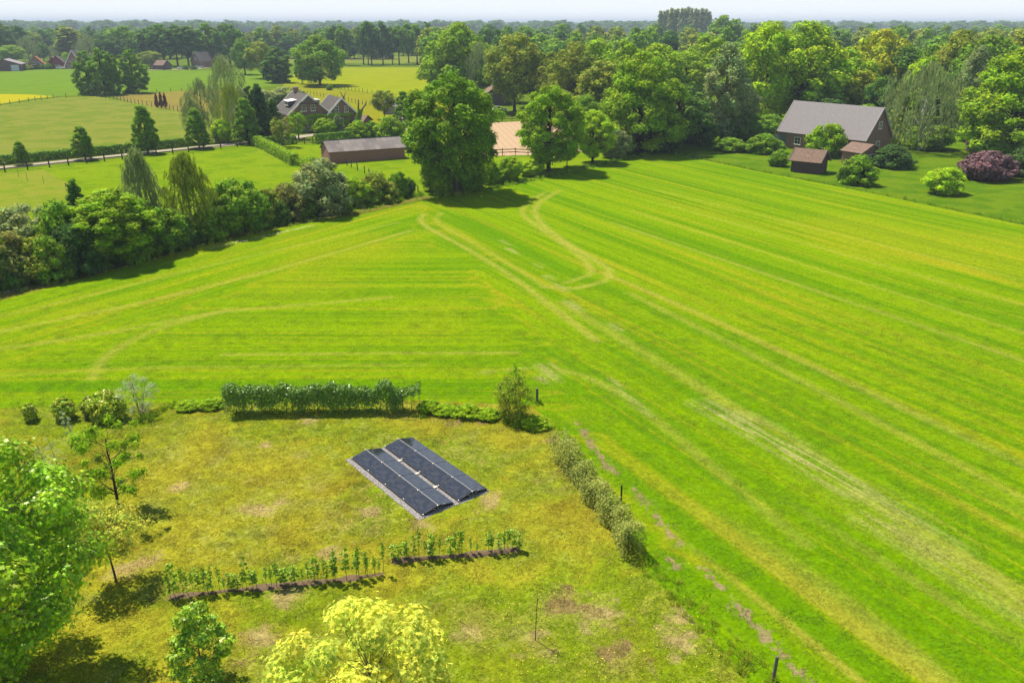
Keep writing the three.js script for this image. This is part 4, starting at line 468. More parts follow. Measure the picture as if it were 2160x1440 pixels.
{ const r = rng(500), tall = tuftGeo(501, 26, 0.42, 0.22), list = [], along = (pts, w, dens, s0, s1, a, b) => { for (let i = 1; i < pts.length; i++) { const [p, q] = [pts[i - 1], pts[i]], l = Math.hypot(q[0] - p[0], q[1] - p[1]), n = l * w * dens * 0.6; for (let k = 0; k < n; k++) { const t = r(), o = (r() + r() - 1) * w * 0.6, f = r(); if (vn(lerp(p[0], q[0], t) * 0.8, lerp(p[1], q[1], t) * 0.8 + o) < 0.3) continue; list.push([lerp(p[0], q[0], t) - (q[1] - p[1]) / l * o, lerp(p[1], q[1], t) + (q[0] - p[0]) / l * o, lerp(s0, s1, r()) * 0.75, [lerp(a[0], b[0], f), lerp(a[1], b[1], f), lerp(a[2], b[2], f)]]); } } };
  const gr = [0.22, 0.38, 0.01], yl = [0.36, 0.43, 0.03], dk = [0.15, 0.31, 0.01], ru = [0.34, 0.24, 0.06];
  along(P([350, 858], [420, 862], [476, 862]), 1.6, 9, 0.6, 1.2, dk, gr); along(P([476, 858], [700, 855], [890, 856]), 1.4, 5, 0.5, 1, gr, yl); along(P([890, 866], [960, 868], [1040, 876], [1100, 890], [1160, 905]), 2.0, 14, 0.5, 1.2, dk, gr); along(P([1080, 893], [1130, 898]), 1.6, 16, 0.8, 1.5, dk, gr);
  along(P([1165, 900], [1215, 975], [1285, 1060], [1350, 1150], [1380, 1205]), 1.3, 6, 0.35, 0.9, gr, yl); along(P([1380, 1205], [1470, 1300], [1545, 1385], [1640, 1490]), 1.5, 10, 0.4, 1.1, gr, yl); along(P([1575, 1395], [1600, 1412]), 0.7, 18, 0.6, 1.2, ru, gr); along(P([1310, 1062], [1312, 1072]), 0.6, 30, 0.5, 0.9, gr, yl); along(P([1630, 1432], [1640, 1445]), 0.7, 30, 0.6, 1, gr, dk); along(P([1133, 848], [1138, 856]), 0.6, 30, 0.6, 1, gr, dk);
  along(P([0, 858], [100, 858], [200, 852]), 1, 5, 0.3, 0.7, gr, yl); along(P([280, 885], [330, 880]), 1.4, 12, 0.6, 1.1, dk, gr);
  along(P([-120, 630], [0, 604], [200, 562], [400, 512], [600, 468], [760, 440], [890, 412]), 3.4, 2.6, 1, 2.1, dk, gr); along(P([-60, 640], [200, 580], [400, 527], [600, 480], [900, 420]), 1, 2, 0.8, 1.4, gr, yl); along(P([905, 414], [1000, 404], [1100, 385], [1200, 362], [1310, 338], [1395, 320]), 2.6, 2.6, 1, 2, gr, dk); along(P([1395, 320], [1480, 336], [1600, 361], [1800, 399], [2160, 474], [2300, 508]), 0.9, 3.2, 0.8, 1.6, gr, dk); along(P([700, 343], [780, 338], [856, 333]), 1.2, 5, 1, 2.2, dk, gr);
  along(P([930, 412], [990, 410]), 2.2, 6, 1, 2, yl, gr);
  tufts('verge_grass', 'tall unmown grass along the field edges and fence lines', tall, list);
  // the short sward of the lawn and the near field
  const sward = [tuftGeo(502, 40, 0.045, 0.3, 1.2), tuftGeo(503, 30, 0.04, 0.26, 1.2)], inside = (x, z, poly) => { let q = false; for (let i = 0, j = poly.length - 1; i < poly.length; j = i++) { const [a, b] = poly[i], [d, e] = poly[j]; if ((b > z) !== (e > z) && x < (d - a) * (z - b) / (e - b) + a) q = !q; } return q; };
  const shortLawn = [], shortField = [], col = [0, 0, 0], bed = P([884, 1104], [722, 972], [877, 922], [1044, 1043]);
  for (let i = 0; i < 15000; i++) { const x = -32 + r() * 48, z = -50 + r() * 33; if (!inside(x, z, lawn) || inside(x, z, bed)) continue; lawnColor(x, z, col, 0.5); const k = 1.85 * (0.7 + 0.6 * r()); shortLawn.push([x, z, 0.8 + 0.6 * r(), [col[0] * k, col[1] * k, col[2] * k], 0.4 + 0.7 * r()]); }
  for (let i = 0; i < 34000; i++) { const x = -48 + r() * 100, z = -88 + r() * 71; if (!inside(x, z, field) || r() > sstep(-88, -45, z)) continue; fieldColor(x, z, col, 0.5); const k = 1.75 * (0.7 + 0.6 * r()); shortField.push([x, z, 0.9 + 0.7 * r(), [col[0] * k, col[1] * k, col[2] * k], 0.5 + 0.8 * r()]); }
  tufts('lawn_grass', 'short tufted grass of the garden lawn', sward[0], shortLawn); tufts('field_grass', 'short mown grass of the big field', sward[1], shortField);
  // white and yellow flowers
  const fl = new THREE.CircleGeometry(0.03, 5).rotateX(-Math.PI / 2).translate(0, 0.12, 0), w = [], y = []; for (let i = 0; i < 420; i++) { const t = r(), a = P([440, 528], [660, 478]), b = P([0, 622], [60, 610]), c = P([210, 572], [280, 552]), s = i % 3 ? a : i % 2 ? b : c; w.push([lerp(s[0][0], s[1][0], t) + (r() - 0.5) * 0.9, lerp(s[0][1], s[1][1], t) + (r() - 0.5) * 0.9, 0.8 + r() * 0.8, [0.6, 0.62, 0.55]]); }
  for (let i = 0; i < 260; i++) { const [x, z] = G(1000 + r() * 520, 1180 + r() * 260); if (vn(x * 0.9, z * 0.9) > 0.52) y.push([x, z, 0.5 + 0.3 * r(), [0.7, 0.55, 0.02]]); }
  const fm = new THREE.MeshStandardMaterial({ roughness: 0.8, side: THREE.DoubleSide }); tufts('white_flowers', 'white clover flowers along the cart track', fl, w, null, fm); tufts('yellow_flowers', 'scattered yellow buttercups in the lawn', fl, y, null, fm);
}
// ---------------------------------------------------------------- solar arrays on their gravel bed
{
  const N = G(884, 1099), Lc = G(729, 972), Rc = G(1037, 1043), lu = Math.hypot(Lc[0] - N[0], Lc[1] - N[1]), u = [(Lc[0] - N[0]) / lu, (Lc[1] - N[1]) / lu];
  let v = [-u[1], u[0]]; if (v[0] * (Rc[0] - N[0]) + v[1] * (Rc[1] - N[1]) < 0) v = [-v[0], -v[1]];
  const lv = v[0] * (Rc[0] - N[0]) + v[1] * (Rc[1] - N[1]), at = (a, b) => [N[0] + v[0] * a + u[0] * b, N[1] + v[1] * a + u[1] * b], th = Math.atan2(-v[1], v[0]);
  const texG = texture(512, 512, (i, j, o) => { const n = tn(i / 3, j / 3, 170), m = tn(i / 3 + 71, j / 3 + 13, 170), k = 0.1 + 0.26 * n * n + 0.1 * m; o[0] = k; o[1] = k * 0.98; o[2] = k * 1.0; });
  const gm = new THREE.MeshStandardMaterial({ map: (texG.repeat.set(0.5, 0.5), texG), roughness: 1, bumpMap: grassBump, bumpScale: 0.04 });
  const rim = []; for (const [a0, b0, a1, b1] of [[0, 0, lv, 0], [lv, 0, lv, lu], [lv, lu, 0, lu], [0, lu, 0, 0]]) for (let i = 0; i < 14; i++) { const t = i / 14, w = (vn(i * 1.7, a0 + b0) - 0.5) * 0.09; rim.push(at(lerp(a0, a1, t) + w, lerp(b0, b1, t) + w)); }
  sheet('gravel_bed', rim, 0.052, gm);
  { const r = rng(600), M = new THREE.Matrix4(), q = new THREE.Quaternion(), e = new THREE.Euler(), n = 9000, m = new THREE.InstancedMesh(new THREE.IcosahedronGeometry(0.018, 0), std(0xffffff, 0.95), n), c = new THREE.Color(); for (let i = 0; i < n; i++) { const [x, z] = at(-0.04 + r() * (lv + 0.08), -0.04 + r() * (lu + 0.08)); q.setFromEuler(e.set(r() * 6, r() * 6, r() * 6)); m.setMatrixAt(i, M.compose(V(x, 0.058, z), q, V(0.7 + 0.9 * r(), 0.6 + 0.5 * r(), 0.7 + 0.9 * r()))); const k = 0.13 + 0.33 * r(); m.setColorAt(i, c.setRGB(k, k * 0.97, k)); } m.name = 'gravel'; m.castShadow = m.receiveShadow = true; tag(m, 'grey crushed stone round the solar panels', 'gravel', null, 'stuff'); scene.add(m); }
  const cell = texture(512, 320, (i, j, o) => { const cx = i % 25.6, cy = j % 53.3, bus = (cx % 6.4) < 0.9 ? 0.006 : 0, gap = cx < 1.4 || cy < 1.6 ? -0.004 : 0, dust = 0.06 * Math.pow(fbm(i / 70 + 3, j / 50, 4), 3.5) + 0.003 * tn(i / 2, j / 2, 160); o[0] = 0.007 + bus + gap + dust; o[1] = 0.0095 + bus + gap + dust; o[2] = 0.02 + bus + gap + dust; });
  const frameM = std([0.012, 0.012, 0.014], 0.4, { metalness: 0.4 }), glassM = new THREE.MeshPhysicalMaterial({ map: cell, roughness: 0.16, clearcoat: 1, clearcoatRoughness: 0.05, ior: 1.5 }), alu = std([0.42, 0.42, 0.42], 0.45, { metalness: 0.6 }), dull = std([0.2, 0.2, 0.19], 0.6, { metalness: 0.5 });
  const PL = (lu - 0.26) / 4 - 0.018, tilt = 0.21, W = (lv * 0.435) / 2, PW = W / Math.cos(tilt) - 0.015, rise = Math.sin(tilt) * PW;
  const fg = box(PW, 0.035, PL), gg = box(PW - 0.03, 0.004, PL - 0.03), clamp1 = box(0.04, 0.025, 0.05), foot = box(0.06, 0.06, 0.4), post = box(0.05, rise + 0.1, 0.04);
  for (const [k, a0] of [0.07, 0.568].entries()) {
    const [ox, oz] = at(lv * a0 + W, lu / 2), g = thing('solar_array', k ? 'row of black solar panels on gravel nearer the diagonal hedge' : 'row of black solar panels on gravel with the pale gap on its right', 'solar panels', 'twin ridges of solar panels', [ox, 0.06, oz], th);
    for (const s of [-1, 1]) for (let i = 0; i < 4; i++) { const p = part('panel', fg, frameM, g); p.position.set(s * (W / 2), 0.09 + rise / 2, (i - 1.5) * (PL + 0.018)); p.rotation.z = -s * tilt; const q = part('glass', gg, glassM, p); q.position.y = 0.0195; }
    for (let i = 0; i <= 4; i++) { const z = (i - 2) * (PL + 0.018); for (const s of [-1, 1]) { const c1 = part('clamp', clamp1, alu, g); c1.position.set(s * 0.045, 0.115 + rise, z * 0.995); c1.rotation.z = -s * tilt; const c2 = part('clamp', clamp1, alu, g); c2.position.set(s * (W - 0.03), 0.115, z * 0.995); c2.rotation.z = -s * tilt; const f = part('foot', foot, dull, g); f.position.set(s * (W - 0.04), 0.03, z * 0.97); } const q = part('ridge_post', post, dull, g); q.position.set(0, (rise + 0.1) / 2, z * 0.985); }
    for (let i = 0; i <= 4; i++) { const z = (i - 2) * (PL + 0.018) * 0.985; part('base_rail', box(2 * W - 0.1, 0.03, 0.05, 0, 0.015, z), dull, g); if (i === 0 || i === 4) for (const s of [-1, 1]) { const b = part('end_strut', box(0.45, 0.025, 0.03), alu, g); b.position.set(s * 0.2, 0.12, z); b.rotation.z = s * 0.5; } }
    part('ridge_strip', box(0.022, 0.012, PL * 4, 0, 0.1 + rise + 0.012, 0), alu, g);
  }
  for (let i = 0; i < 3; i++) { const [x, z] = at(lv * 0.527, lu * (0.27 + 0.235 * i)), m = new THREE.Mesh(box(0.36, 0.05, 0.16, 0, 0.025, 0), std([0.45, 0.43, 0.38], 0.9)); m.name = numbered('concrete_slab'); m.position.set(x, 0.066, z); m.rotation.y = th; m.castShadow = m.receiveShadow = true; tag(m, 'pale concrete slab lying in the gravel gap between the panel rows', 'slab', 'slabs between the panel rows'); scene.add(m); }
}

// ---------------------------------------------------------------- posts and fences
const postWood = barkMat([0.1, 0.078, 0.058]), greyWood = barkMat([0.14, 0.125, 0.105]);
const postGeo = new THREE.CylinderGeometry(0.5, 0.5, 1, 8).translate(0, 0.5, 0), topGeo = new THREE.CylinderGeometry(0.42, 0.5, 0.04, 8).translate(0, 1.02, 0), postG = mergeGeometries([postGeo, topGeo]);
for (const [px, by, ty, d, l] of [[1133, 850, 820, 0.17, 'thick wooden post beside the straggly hawthorn'], [1310, 1059, 1024, 0.09, 'slim dark post between the diagonal hedge and the earth trail'], [1631, 1436, 1386, 0.13, 'weathered wooden post at the lower end of the earth trail']]) { const [x, z] = G(px, by), h = top(z, ty), m = new THREE.Mesh(postG, px === 1310 ? BARK.dark : greyWood); m.name = numbered('fence_post'); m.position.set(x, 0, z); m.rotation.set(0.02, 0.5, px === 1631 ? -0.03 : 0.01); m.scale.set(d, h, d); m.castShadow = m.receiveShadow = true; tag(m, l, 'post'); scene.add(m); }
{ const [x, z] = G(196, 926), m = new THREE.Mesh(postG, BARK.dark); m.name = 'stake'; m.position.set(x, 0, z); m.scale.set(0.05, 0.5, 0.05); m.castShadow = true; tag(m, 'short dark stake in the lawn below the laurels', 'stake'); scene.add(m); }
function fence(name, label, pts, o) {
  const g = thing(name, label, 'fence', null, [pts[0][0], 0, pts[0][1]]), r = rng(o.seed ?? 1); let prev = null, carry = 0; const spots = [];
  for (let i = 1; i < pts.length; i++) { const [a, b] = [pts[i - 1], pts[i]], l = Math.hypot(b[0] - a[0], b[1] - a[1]), n = Math.max(1, Math.round(l / o.gap)); for (let k = i === 1 ? 0 : 1; k <= n; k++) spots.push([lerp(a[0], b[0], k / n), lerp(a[1], b[1], k / n)]); }
  for (const [x, z] of spots) { const p = part('post', postG, o.mat ?? postWood, g), h = o.h * (0.94 + 0.12 * r()); p.position.set(x - pts[0][0], 0, z - pts[0][1]); p.scale.set(o.d, h, o.d); p.rotation.set((r() - 0.5) * 0.06, r() * 3, (r() - 0.5) * 0.06); p.castShadow = true;
    if (prev) for (const y of o.rails) { const dx = x - prev[0], dz = z - prev[1], l = Math.hypot(dx, dz), q = part(o.wire ? 'wire' : 'rail', o.wire ? wireG : railG, o.wire ? wireM : o.mat ?? postWood, g); q.position.set((x + prev[0]) / 2 - pts[0][0], y, (z + prev[1]) / 2 - pts[0][1]); q.rotation.y = Math.atan2(-dz, dx); q.scale.x = l; }
    prev = [x, z]; }
  return g;
}
const railG = box(1, 0.14, 0.06), wireG = box(1, 0.012, 0.012), wireM = std([0.3, 0.3, 0.3], 0.5);
fence('driveway_fence', 'dark post-and-rail fence along the paddock side of the driveway', P([-90, 372], [10, 363], [104, 353], [220, 340.5], [330, 329], [430, 317.5], [500, 310], [527, 307]), { gap: 2.9, h: 1.4, d: 0.22, rails: [1.18, 0.62], seed: 2, mat: BARK.dark });
fence('pasture_fence', 'line of thin posts between the pasture and the yellow field', P([-120, 238], [0, 223], [60, 215], [112, 207], [165, 204]), { gap: 3.8, h: 1.3, d: 0.16, rails: [1.1, 0.6], wire: true, seed: 3 });
fence('pasture_fence', 'line of thin posts between the pasture and the brown paddock', P([195, 204], [240, 210], [300, 221.5], [350, 230], [391, 238]), { gap: 3.2, h: 1.35, d: 0.16, rails: [1.1, 0.6], wire: true, seed: 4 });
fence('pasture_fence', 'distant post line on the far side of the brown paddock', P([300, 197.5], [360, 194], [405, 191]), { gap: 4.2, h: 1.2, d: 0.16, rails: [1.0], wire: true, seed: 5 });
fence('meadow_fence', 'post-and-wire fence between the two meadows behind the farmhouse', P([640, 178], [670, 180], [720, 188], [765, 195], [795, 199], [835, 207], [880, 216]), { gap: 3.4, h: 1.3, d: 0.16, rails: [1.1, 0.6], wire: true, seed: 6 });
fence('meadow_fence', 'post-and-wire fence of the olive meadow just behind the farmhouse', P([648, 199], [690, 206], [735, 214.5], [780, 224], [820, 231]), { gap: 3.0, h: 1.3, d: 0.16, rails: [1.1, 0.6], wire: true, seed: 7 });
fence('arena_fence', 'dark post-and-rail fence on the near side of the sand arena', P([1040, 329], [1060, 328.5], [1087, 327.5], [1114, 329], [1141, 327], [1167, 325], [1215, 321]), { gap: 2.6, h: 1.4, d: 0.13, rails: [1.15, 0.65], seed: 8, mat: BARK.brown });
fence('arena_fence', 'fence at the far end of the sand arena', P([1020, 259], [1060, 256], [1100, 254], [1150, 258]), { gap: 3.2, h: 1.3, d: 0.14, rails: [1.1, 0.6], seed: 9 });
fence('paddock_fence', 'low wire fence with dark posts beside the brick shed', P([732, 350], [741, 353], [754, 360], [769, 366], [800, 385]), { gap: 3.6, h: 1.25, d: 0.16, rails: [1.1, 0.6], wire: true, seed: 10 });
fence('paddock_fence', 'thin wire fence between the hedgerow end and the large oak', P([868, 408], [882, 412], [915, 405], [960, 396], [1008, 385], [1080, 368], [1165, 348]), { gap: 4.6, h: 1.3, d: 0.17, rails: [1.1, 0.6], wire: true, seed: 11 });
for (const [px, py] of [[39, 374], [57, 381], [92, 388], [139, 402]]) { const [x, z] = G(px, py), m = new THREE.Mesh(postG, BARK.dark); m.name = numbered('pasture_stake'); m.position.set(x, 0, z); m.scale.set(0.05, 1.2, 0.05); m.castShadow = true; tag(m, 'very thin electric-fence stake in the dry pasture', 'stake', 'electric-fence stakes in the dry pasture'); scene.add(m); }
{ // field gate between the clipped hedges, and the driveway gate
  for (const [a, b, l] of [[[625, 304], [660, 303.5], 'wooden field gate with diagonal braces between two clipped hedges'], [[437, 305], [473, 300], 'wooden gate where the driveway fence meets the willow']]) {
    const p = G(...a), q = G(...b), L = Math.hypot(q[0] - p[0], q[1] - p[1]), g = thing('wooden_gate', l, 'gate', null, [p[0], 0, p[1]], Math.atan2(-(q[1] - p[1]), q[0] - p[0]));
    for (const x of [0, L / 2, L]) part('gate_post', box(0.16, x === L / 2 ? 1.35 : 1.6, 0.16, x, x === L / 2 ? 0.7 : 0.8, 0), postWood, g);
    for (const h of [0, 1]) { const x0 = h * L / 2 + 0.1, w = L / 2 - 0.2; for (let i = 0; i < 5; i++) part('bar', box(w, 0.09, 0.04, x0 + w / 2, 0.25 + i * 0.24, 0), postWood, g); const br = part('brace', box(Math.hypot(w, 0.96), 0.09, 0.03), postWood, g); br.position.set(x0 + w / 2, 0.73, 0.04); br.rotation.z = (h ? -1 : 1) * Math.atan2(0.96, w); }
  }
}
{ const [x, z] = G(1103, 222), g = thing('lamp_post', 'slim grey lamp post in front of the wood by the arena', 'lamp post', null, [x, 0, z]), h = top(z, 186), m = std([0.3, 0.32, 0.32], 0.5, { metalness: 0.5 }); part('pole', new THREE.CylinderGeometry(0.05, 0.08, h, 8).translate(0, h / 2, 0), m, g); part('arm', new THREE.CylinderGeometry(0.035, 0.035, 1, 6).rotateZ(Math.PI / 2).translate(-0.5, h - 0.02, 0), m, g); part('lamp_head', box(0.5, 0.1, 0.2, -1.1, h, 0), m, g); }

// ---------------------------------------------------------------- buildings
const brickTex = (a, b, mortar) => texture(256, 256, (i, j, o) => { const row = Math.floor(j / 8), x = (i + (row & 1) * 11) % 256, c = Math.floor(x / 21.4); if (j % 8 < 1.4 || x % 21.4 < 1.4) { mix3(o, mortar, mortar, 0); } else mix3(o, a, b, HASH[(c * 37 + row * 101) & 65535]); const f = 0.85 + 0.3 * tn(i / 12, j / 12, 21); o[0] *= f; o[1] *= f; o[2] *= f; });
function tiled(tex, u, v) { const t = tex.clone(); t.repeat.set(u, v); t.needsUpdate = true; return t; }
const BR = brickTex([0.2, 0.09, 0.06], [0.27, 0.13, 0.09], [0.24, 0.2, 0.17]), BR2 = brickTex([0.25, 0.1, 0.075], [0.31, 0.135, 0.105], [0.25, 0.16, 0.135]);
const roofTex = (a, b) => texture(256, 256, (i, j, o) => { const n = HASH[((i >> 4) * 53 + (j >> 4) * 199) & 65535], e = (j % 16 < 3 ? 0.55 : 1) * (i % 16 < 2 ? 0.8 : 1); mix3(o, a, b, n); const f = e * (0.8 + 0.4 * tn(i / 20, j / 20, 12)); o[0] *= f; o[1] *= f; o[2] *= f; });
const RT = { slate: roofTex([0.042, 0.039, 0.042], [0.07, 0.064, 0.064]), red: roofTex([0.32, 0.085, 0.035], [0.42, 0.14, 0.06]), brown: roofTex([0.13, 0.085, 0.065], [0.18, 0.12, 0.09]), grey: texture(256, 256, (i, j, o) => { mix3(o, [0.165, 0.16, 0.175], [0.195, 0.19, 0.205], tn(i / 20, j / 20, 12)); const k = j % 32 < 1.5 ? 0.8 : 1; o[0] *= k; o[1] *= k; o[2] *= k; }), dark: roofTex([0.05, 0.05, 0.055], [0.08, 0.078, 0.08]) };
const white = std([0.75, 0.73, 0.7], 0.6), paneM = new THREE.MeshPhysicalMaterial({ color: C(0.02, 0.025, 0.03), roughness: 0.08, clearcoat: 1, ior: 1.5 });
const wallM = (tex, s = 0.5) => new THREE.MeshStandardMaterial({ map: tiled(tex, s, s), roughness: 0.95 });
function gable(g, { w, d, eave, ridge, x = 0, z = 0, wall, roof, barge = white, oh = 0.35, t = 0.14, y = 0 }) {   // gable faces +z, ridge along z
  const s = new THREE.Shape([[-w / 2, 0], [w / 2, 0], [w / 2, eave], [0, ridge], [-w / 2, eave]].map((p) => new THREE.Vector2(...p)));
  part('wall', new THREE.ExtrudeGeometry(s, { depth: d, bevelEnabled: false }).translate(x, y, z - d), wall, g);
  const run = w / 2, rise = ridge - eave, sl = Math.hypot(run, rise), a = Math.atan2(rise, run), L = sl + oh;
  for (const k of [-1, 1]) { const m = part('roof', box(L, t, d + 2 * oh), new THREE.MeshStandardMaterial({ map: tiled(RT[roof], L / 3.2, (d + 1) / 3.2), roughness: 0.9 }), g); const cx = (run + oh * Math.cos(a)) / 2, cy = ridge - Math.sin(a) * L / 2; m.position.set(x + k * (cx + Math.sin(a) * t / 2), y + cy + Math.cos(a) * t / 2 + 0.02, z - d / 2); m.rotation.z = -k * a;
    if (barge) for (const e of [0, 1]) { const b = part('bargeboard', box(L, 0.34, 0.12), barge, g); b.position.set(x + k * cx, y + cy + 0.06, z + (e ? -d - oh - 0.06 : oh + 0.06)); b.rotation.z = -k * a; } }
}
function win(g, x, y, z, w, h, bars = [1, 1], turn = 0, frame = white) { const f = part('window', mergeGeometries([box(w, 0.09, 0.1, 0, h / 2, 0), box(w, 0.09, 0.1, 0, -h / 2, 0), box(0.09, h - 0.09, 0.1, -w / 2 + 0.045, 0, 0), box(0.09, h - 0.09, 0.1, w / 2 - 0.045, 0, 0), ...Array.from({ length: bars[0] }, (_, i) => box(0.05, h - 0.1, 0.06, -w / 2 + w * (i + 1) / (bars[0] + 1), 0, 0)), ...Array.from({ length: bars[1] }, (_, i) => box(w - 0.1, 0.05, 0.055, 0, -h / 2 + h * (i + 1) / (bars[1] + 1), 0))]), frame, g); f.position.set(x, y, z); f.rotation.y = turn; part('pane', box(w - 0.12, h - 0.06, 0.02, 0, 0, -0.02), paneM, f); part('sill', box(w + 0.2, 0.07, 0.2, 0, -h / 2 - 0.085, 0.03), frame, f); return f; }
{ // farmhouse with two gables
  const g = thing('farmhouse', 'brick farmhouse with two white-edged gables and dark tiled roof', 'house', null, [-45.9, 0, -193.6], 0.5);
  gable(g, { w: 9.6, d: 12, eave: 3.9, ridge: 8.0, wall: wallM(BR), roof: 'slate' }); gable(g, { w: 7, d: 9, eave: 3.6, ridge: 7.0, x: 7.5, z: 0.4, wall: wallM(BR), roof: 'slate' });
  // clipped top of the front gable
  { const hg = new THREE.BufferGeometry(); hg.setAttribute('position', new THREE.Float32BufferAttribute([-2.35, 6.15, 0.62, 2.35, 6.15, 0.62, 0, 8.16, 0.02, -2.35, 6.05, 0.56, 2.35, 6.05, 0.56, 0, 8.06, -0.04], 3)); hg.setAttribute('uv', new THREE.Float32BufferAttribute([0, 0, 1.4, 0, 0.7, 0.8, 0, 0, 1.4, 0, 0.7, 0.8], 2)); hg.setIndex([0, 1, 2, 3, 5, 4, 0, 3, 4, 0, 4, 1]); hg.computeVertexNormals(); part('half_hip', hg, new THREE.MeshStandardMaterial({ map: tiled(RT.brown, 1, 1), roughness: 0.9, side: THREE.DoubleSide }), g); }
  win(g, -1.1, 5.2, 0.06, 1.0, 1.3); win(g, 0.95, 5.2, 0.06, 1.0, 1.3); win(g, 6.3, 4.6, 0.46, 0.9, 1.3); win(g, 8.6, 4.6, 0.46, 0.9, 1.3); win(g, -3.2, 1.5, 0.06, 0.9, 1.2); win(g, 2.9, 2.0, 0.06, 1.1, 1.7); win(g, 7.2, 1.9, 0.46, 1, 1.5);
  const door = part('door', mergeGeometries([box(1.25, 2.7, 0.1, 0, 0, 0)]), white, g); door.position.set(0, 1.5, 0.06); part('pane', box(0.85, 1.5, 0.03, 0, 0.3, 0.05), paneM, door); part('step', box(1.8, 0.16, 0.8, 0, 0.08, 0.5), std([0.3, 0.28, 0.26]), g);
  part('plinth', box(9.7, 0.55, 0.12, 0, 0.275, 0.03), std([0.2, 0.19, 0.18], 0.9), g);
  const ch = part('chimney', box(1.0, 2.0, 1.0, -0.2, 8.0, -9.2), wallM(BR), g); part('chimney_cap', box(1.2, 0.16, 1.2, -0.2, 9.05, -9.2), std([0.18, 0.16, 0.15]), ch);
  // dormers
  for (const [k, z] of [[-1, -5], [1, -5.5]]) { const a = Math.atan2(4.1, 4.8), dm = part('dormer', box(1.5, 1.0, 3.6), std([0.1, 0.1, 0.11], 0.8), g); dm.position.set(k * 2.9, 6.0, z); const rf = part('dormer_roof', box(2.2, 0.14, 4.2), white, dm); rf.position.set(k * -0.1, 0.6, 0); rf.rotation.z = -k * 0.12; win(dm, k * 0.76, 0.02, 0, 2.6, 0.8, [2, 0], k * Math.PI / 2); }
  // vine along the front
  const L = new Leaves(700), r = rng(701); for (let i = 0; i < 4200; i++) { const x = -4 + r() * 14, row = r() < 0.55, y = row ? 3.5 + (r() - 0.5) * 0.5 + 0.15 * Math.sin(x * 1.3) : 0.8 + r() * 2.8; if (!row && vn(x * 1.1, y * 0.8) < 0.52) continue; L.add(x, y, 0.35 + r() * 0.55, L.gauss(), 0.4 + L.gauss(), 0.8, 0.3, 'tuft', L.tint(0.3, 0.2)); } part('climbing_vine', L.geometry(), leafMat('lime'), g);
}
{ // low brick shed under corrugated sheets
  const A = G(696, 345.5), B = G(854, 334), L = Math.hypot(B[0] - A[0], B[1] - A[1]), th = Math.atan2(-(B[1] - A[1]), B[0] - A[0]), g = thing('brick_shed', 'long low brick shed under grey corrugated roof sheets', 'shed', null, [A[0], 0, A[1]], th);
  const D = 5.6, ev = 2.05, rg = 3.5, s = new THREE.Shape([[0, 0], [D, 0], [D, ev], [D / 2, rg], [0, ev]].map(([a, b]) => new THREE.Vector2(a, b)));
  part('wall', new THREE.ExtrudeGeometry(s, { depth: L, bevelEnabled: false }).rotateY(Math.PI / 2).translate(0, 0, 0), wallM(BR2, 0.5), g);
  const run = D / 2 + 0.25, a = Math.atan2(rg - ev, D / 2), sl = run / Math.cos(a), nC = 15, cw = (L + 0.5) / nC, rl = sl / 3 + 0.1, cg = new THREE.PlaneGeometry(cw - 0.012, rl, 28, 1).rotateX(-Math.PI / 2); { const p = cg.attributes.position; for (let i = 0; i < p.count; i++) p.setY(i, 0.028 * Math.sin((p.getX(i) / cw + 0.5) * Math.PI * 2 * 7)); cg.computeVertexNormals(); }
  const r = rng(710), ms = [0, 1, 2, 3].map((k) => std([0.16 + 0.025 * k, 0.147 + 0.023 * k, 0.147 + 0.022 * k], 0.95, { side: THREE.DoubleSide, map: tiled(texture(64, 64, (i, j, o) => { const f = 0.6 + 0.6 * tn(i / 5 + k * 9, j / 9, 12); o[0] = o[1] = o[2] = clamp(f); }), 1, 1) }));
  for (const side of [0, 1]) for (let q = 0; q < 3; q++) for (let c = 0; c < nC; c++) { const dn = sl * (q + 0.5) / 3, m = part('roof_sheet', cg, ms[Math.floor(r() * 4)], g); m.position.set(-0.25 + cw * (c + 0.5), rg + 0.12 + (2 - q) * 0.012 - Math.sin(a) * dn, -D / 2 + (side ? -1 : 1) * Math.cos(a) * dn); m.rotation.x = (side ? -1 : 1) * a; }
  part('ridge_cap', new THREE.CylinderGeometry(0.14, 0.14, L + 0.52, 8, 1, false, 0, Math.PI).rotateX(Math.PI / 2).rotateY(Math.PI / 2).rotateX(0).translate(L / 2, rg + 0.13, -D / 2), std([0.3, 0.32, 0.36], 0.8, { side: THREE.DoubleSide }), g);
  const lean = thing('rain_barrel', 'small grey metal trough at the left gable of the brick shed', 'trough', null, [A[0] - 1.6 * Math.cos(th) - 2.4 * Math.sin(th), 0, A[1] + 1.6 * Math.sin(th) - 2.4 * Math.cos(th)], th); part('basin', mergeGeometries([box(2.2, 0.7, 0.06, 0, 0.35, 0.4), box(2.2, 0.7, 0.06, 0, 0.35, -0.4), box(0.06, 0.7, 0.74, -1.07, 0.35, 0), box(0.06, 0.7, 0.74, 1.07, 0.35, 0)]), std([0.25, 0.27, 0.26], 0.5, { metalness: 0.5 }), lean); part('water', box(2.05, 0.02, 0.7, 0, 0.55, 0), paneM, lean);
}
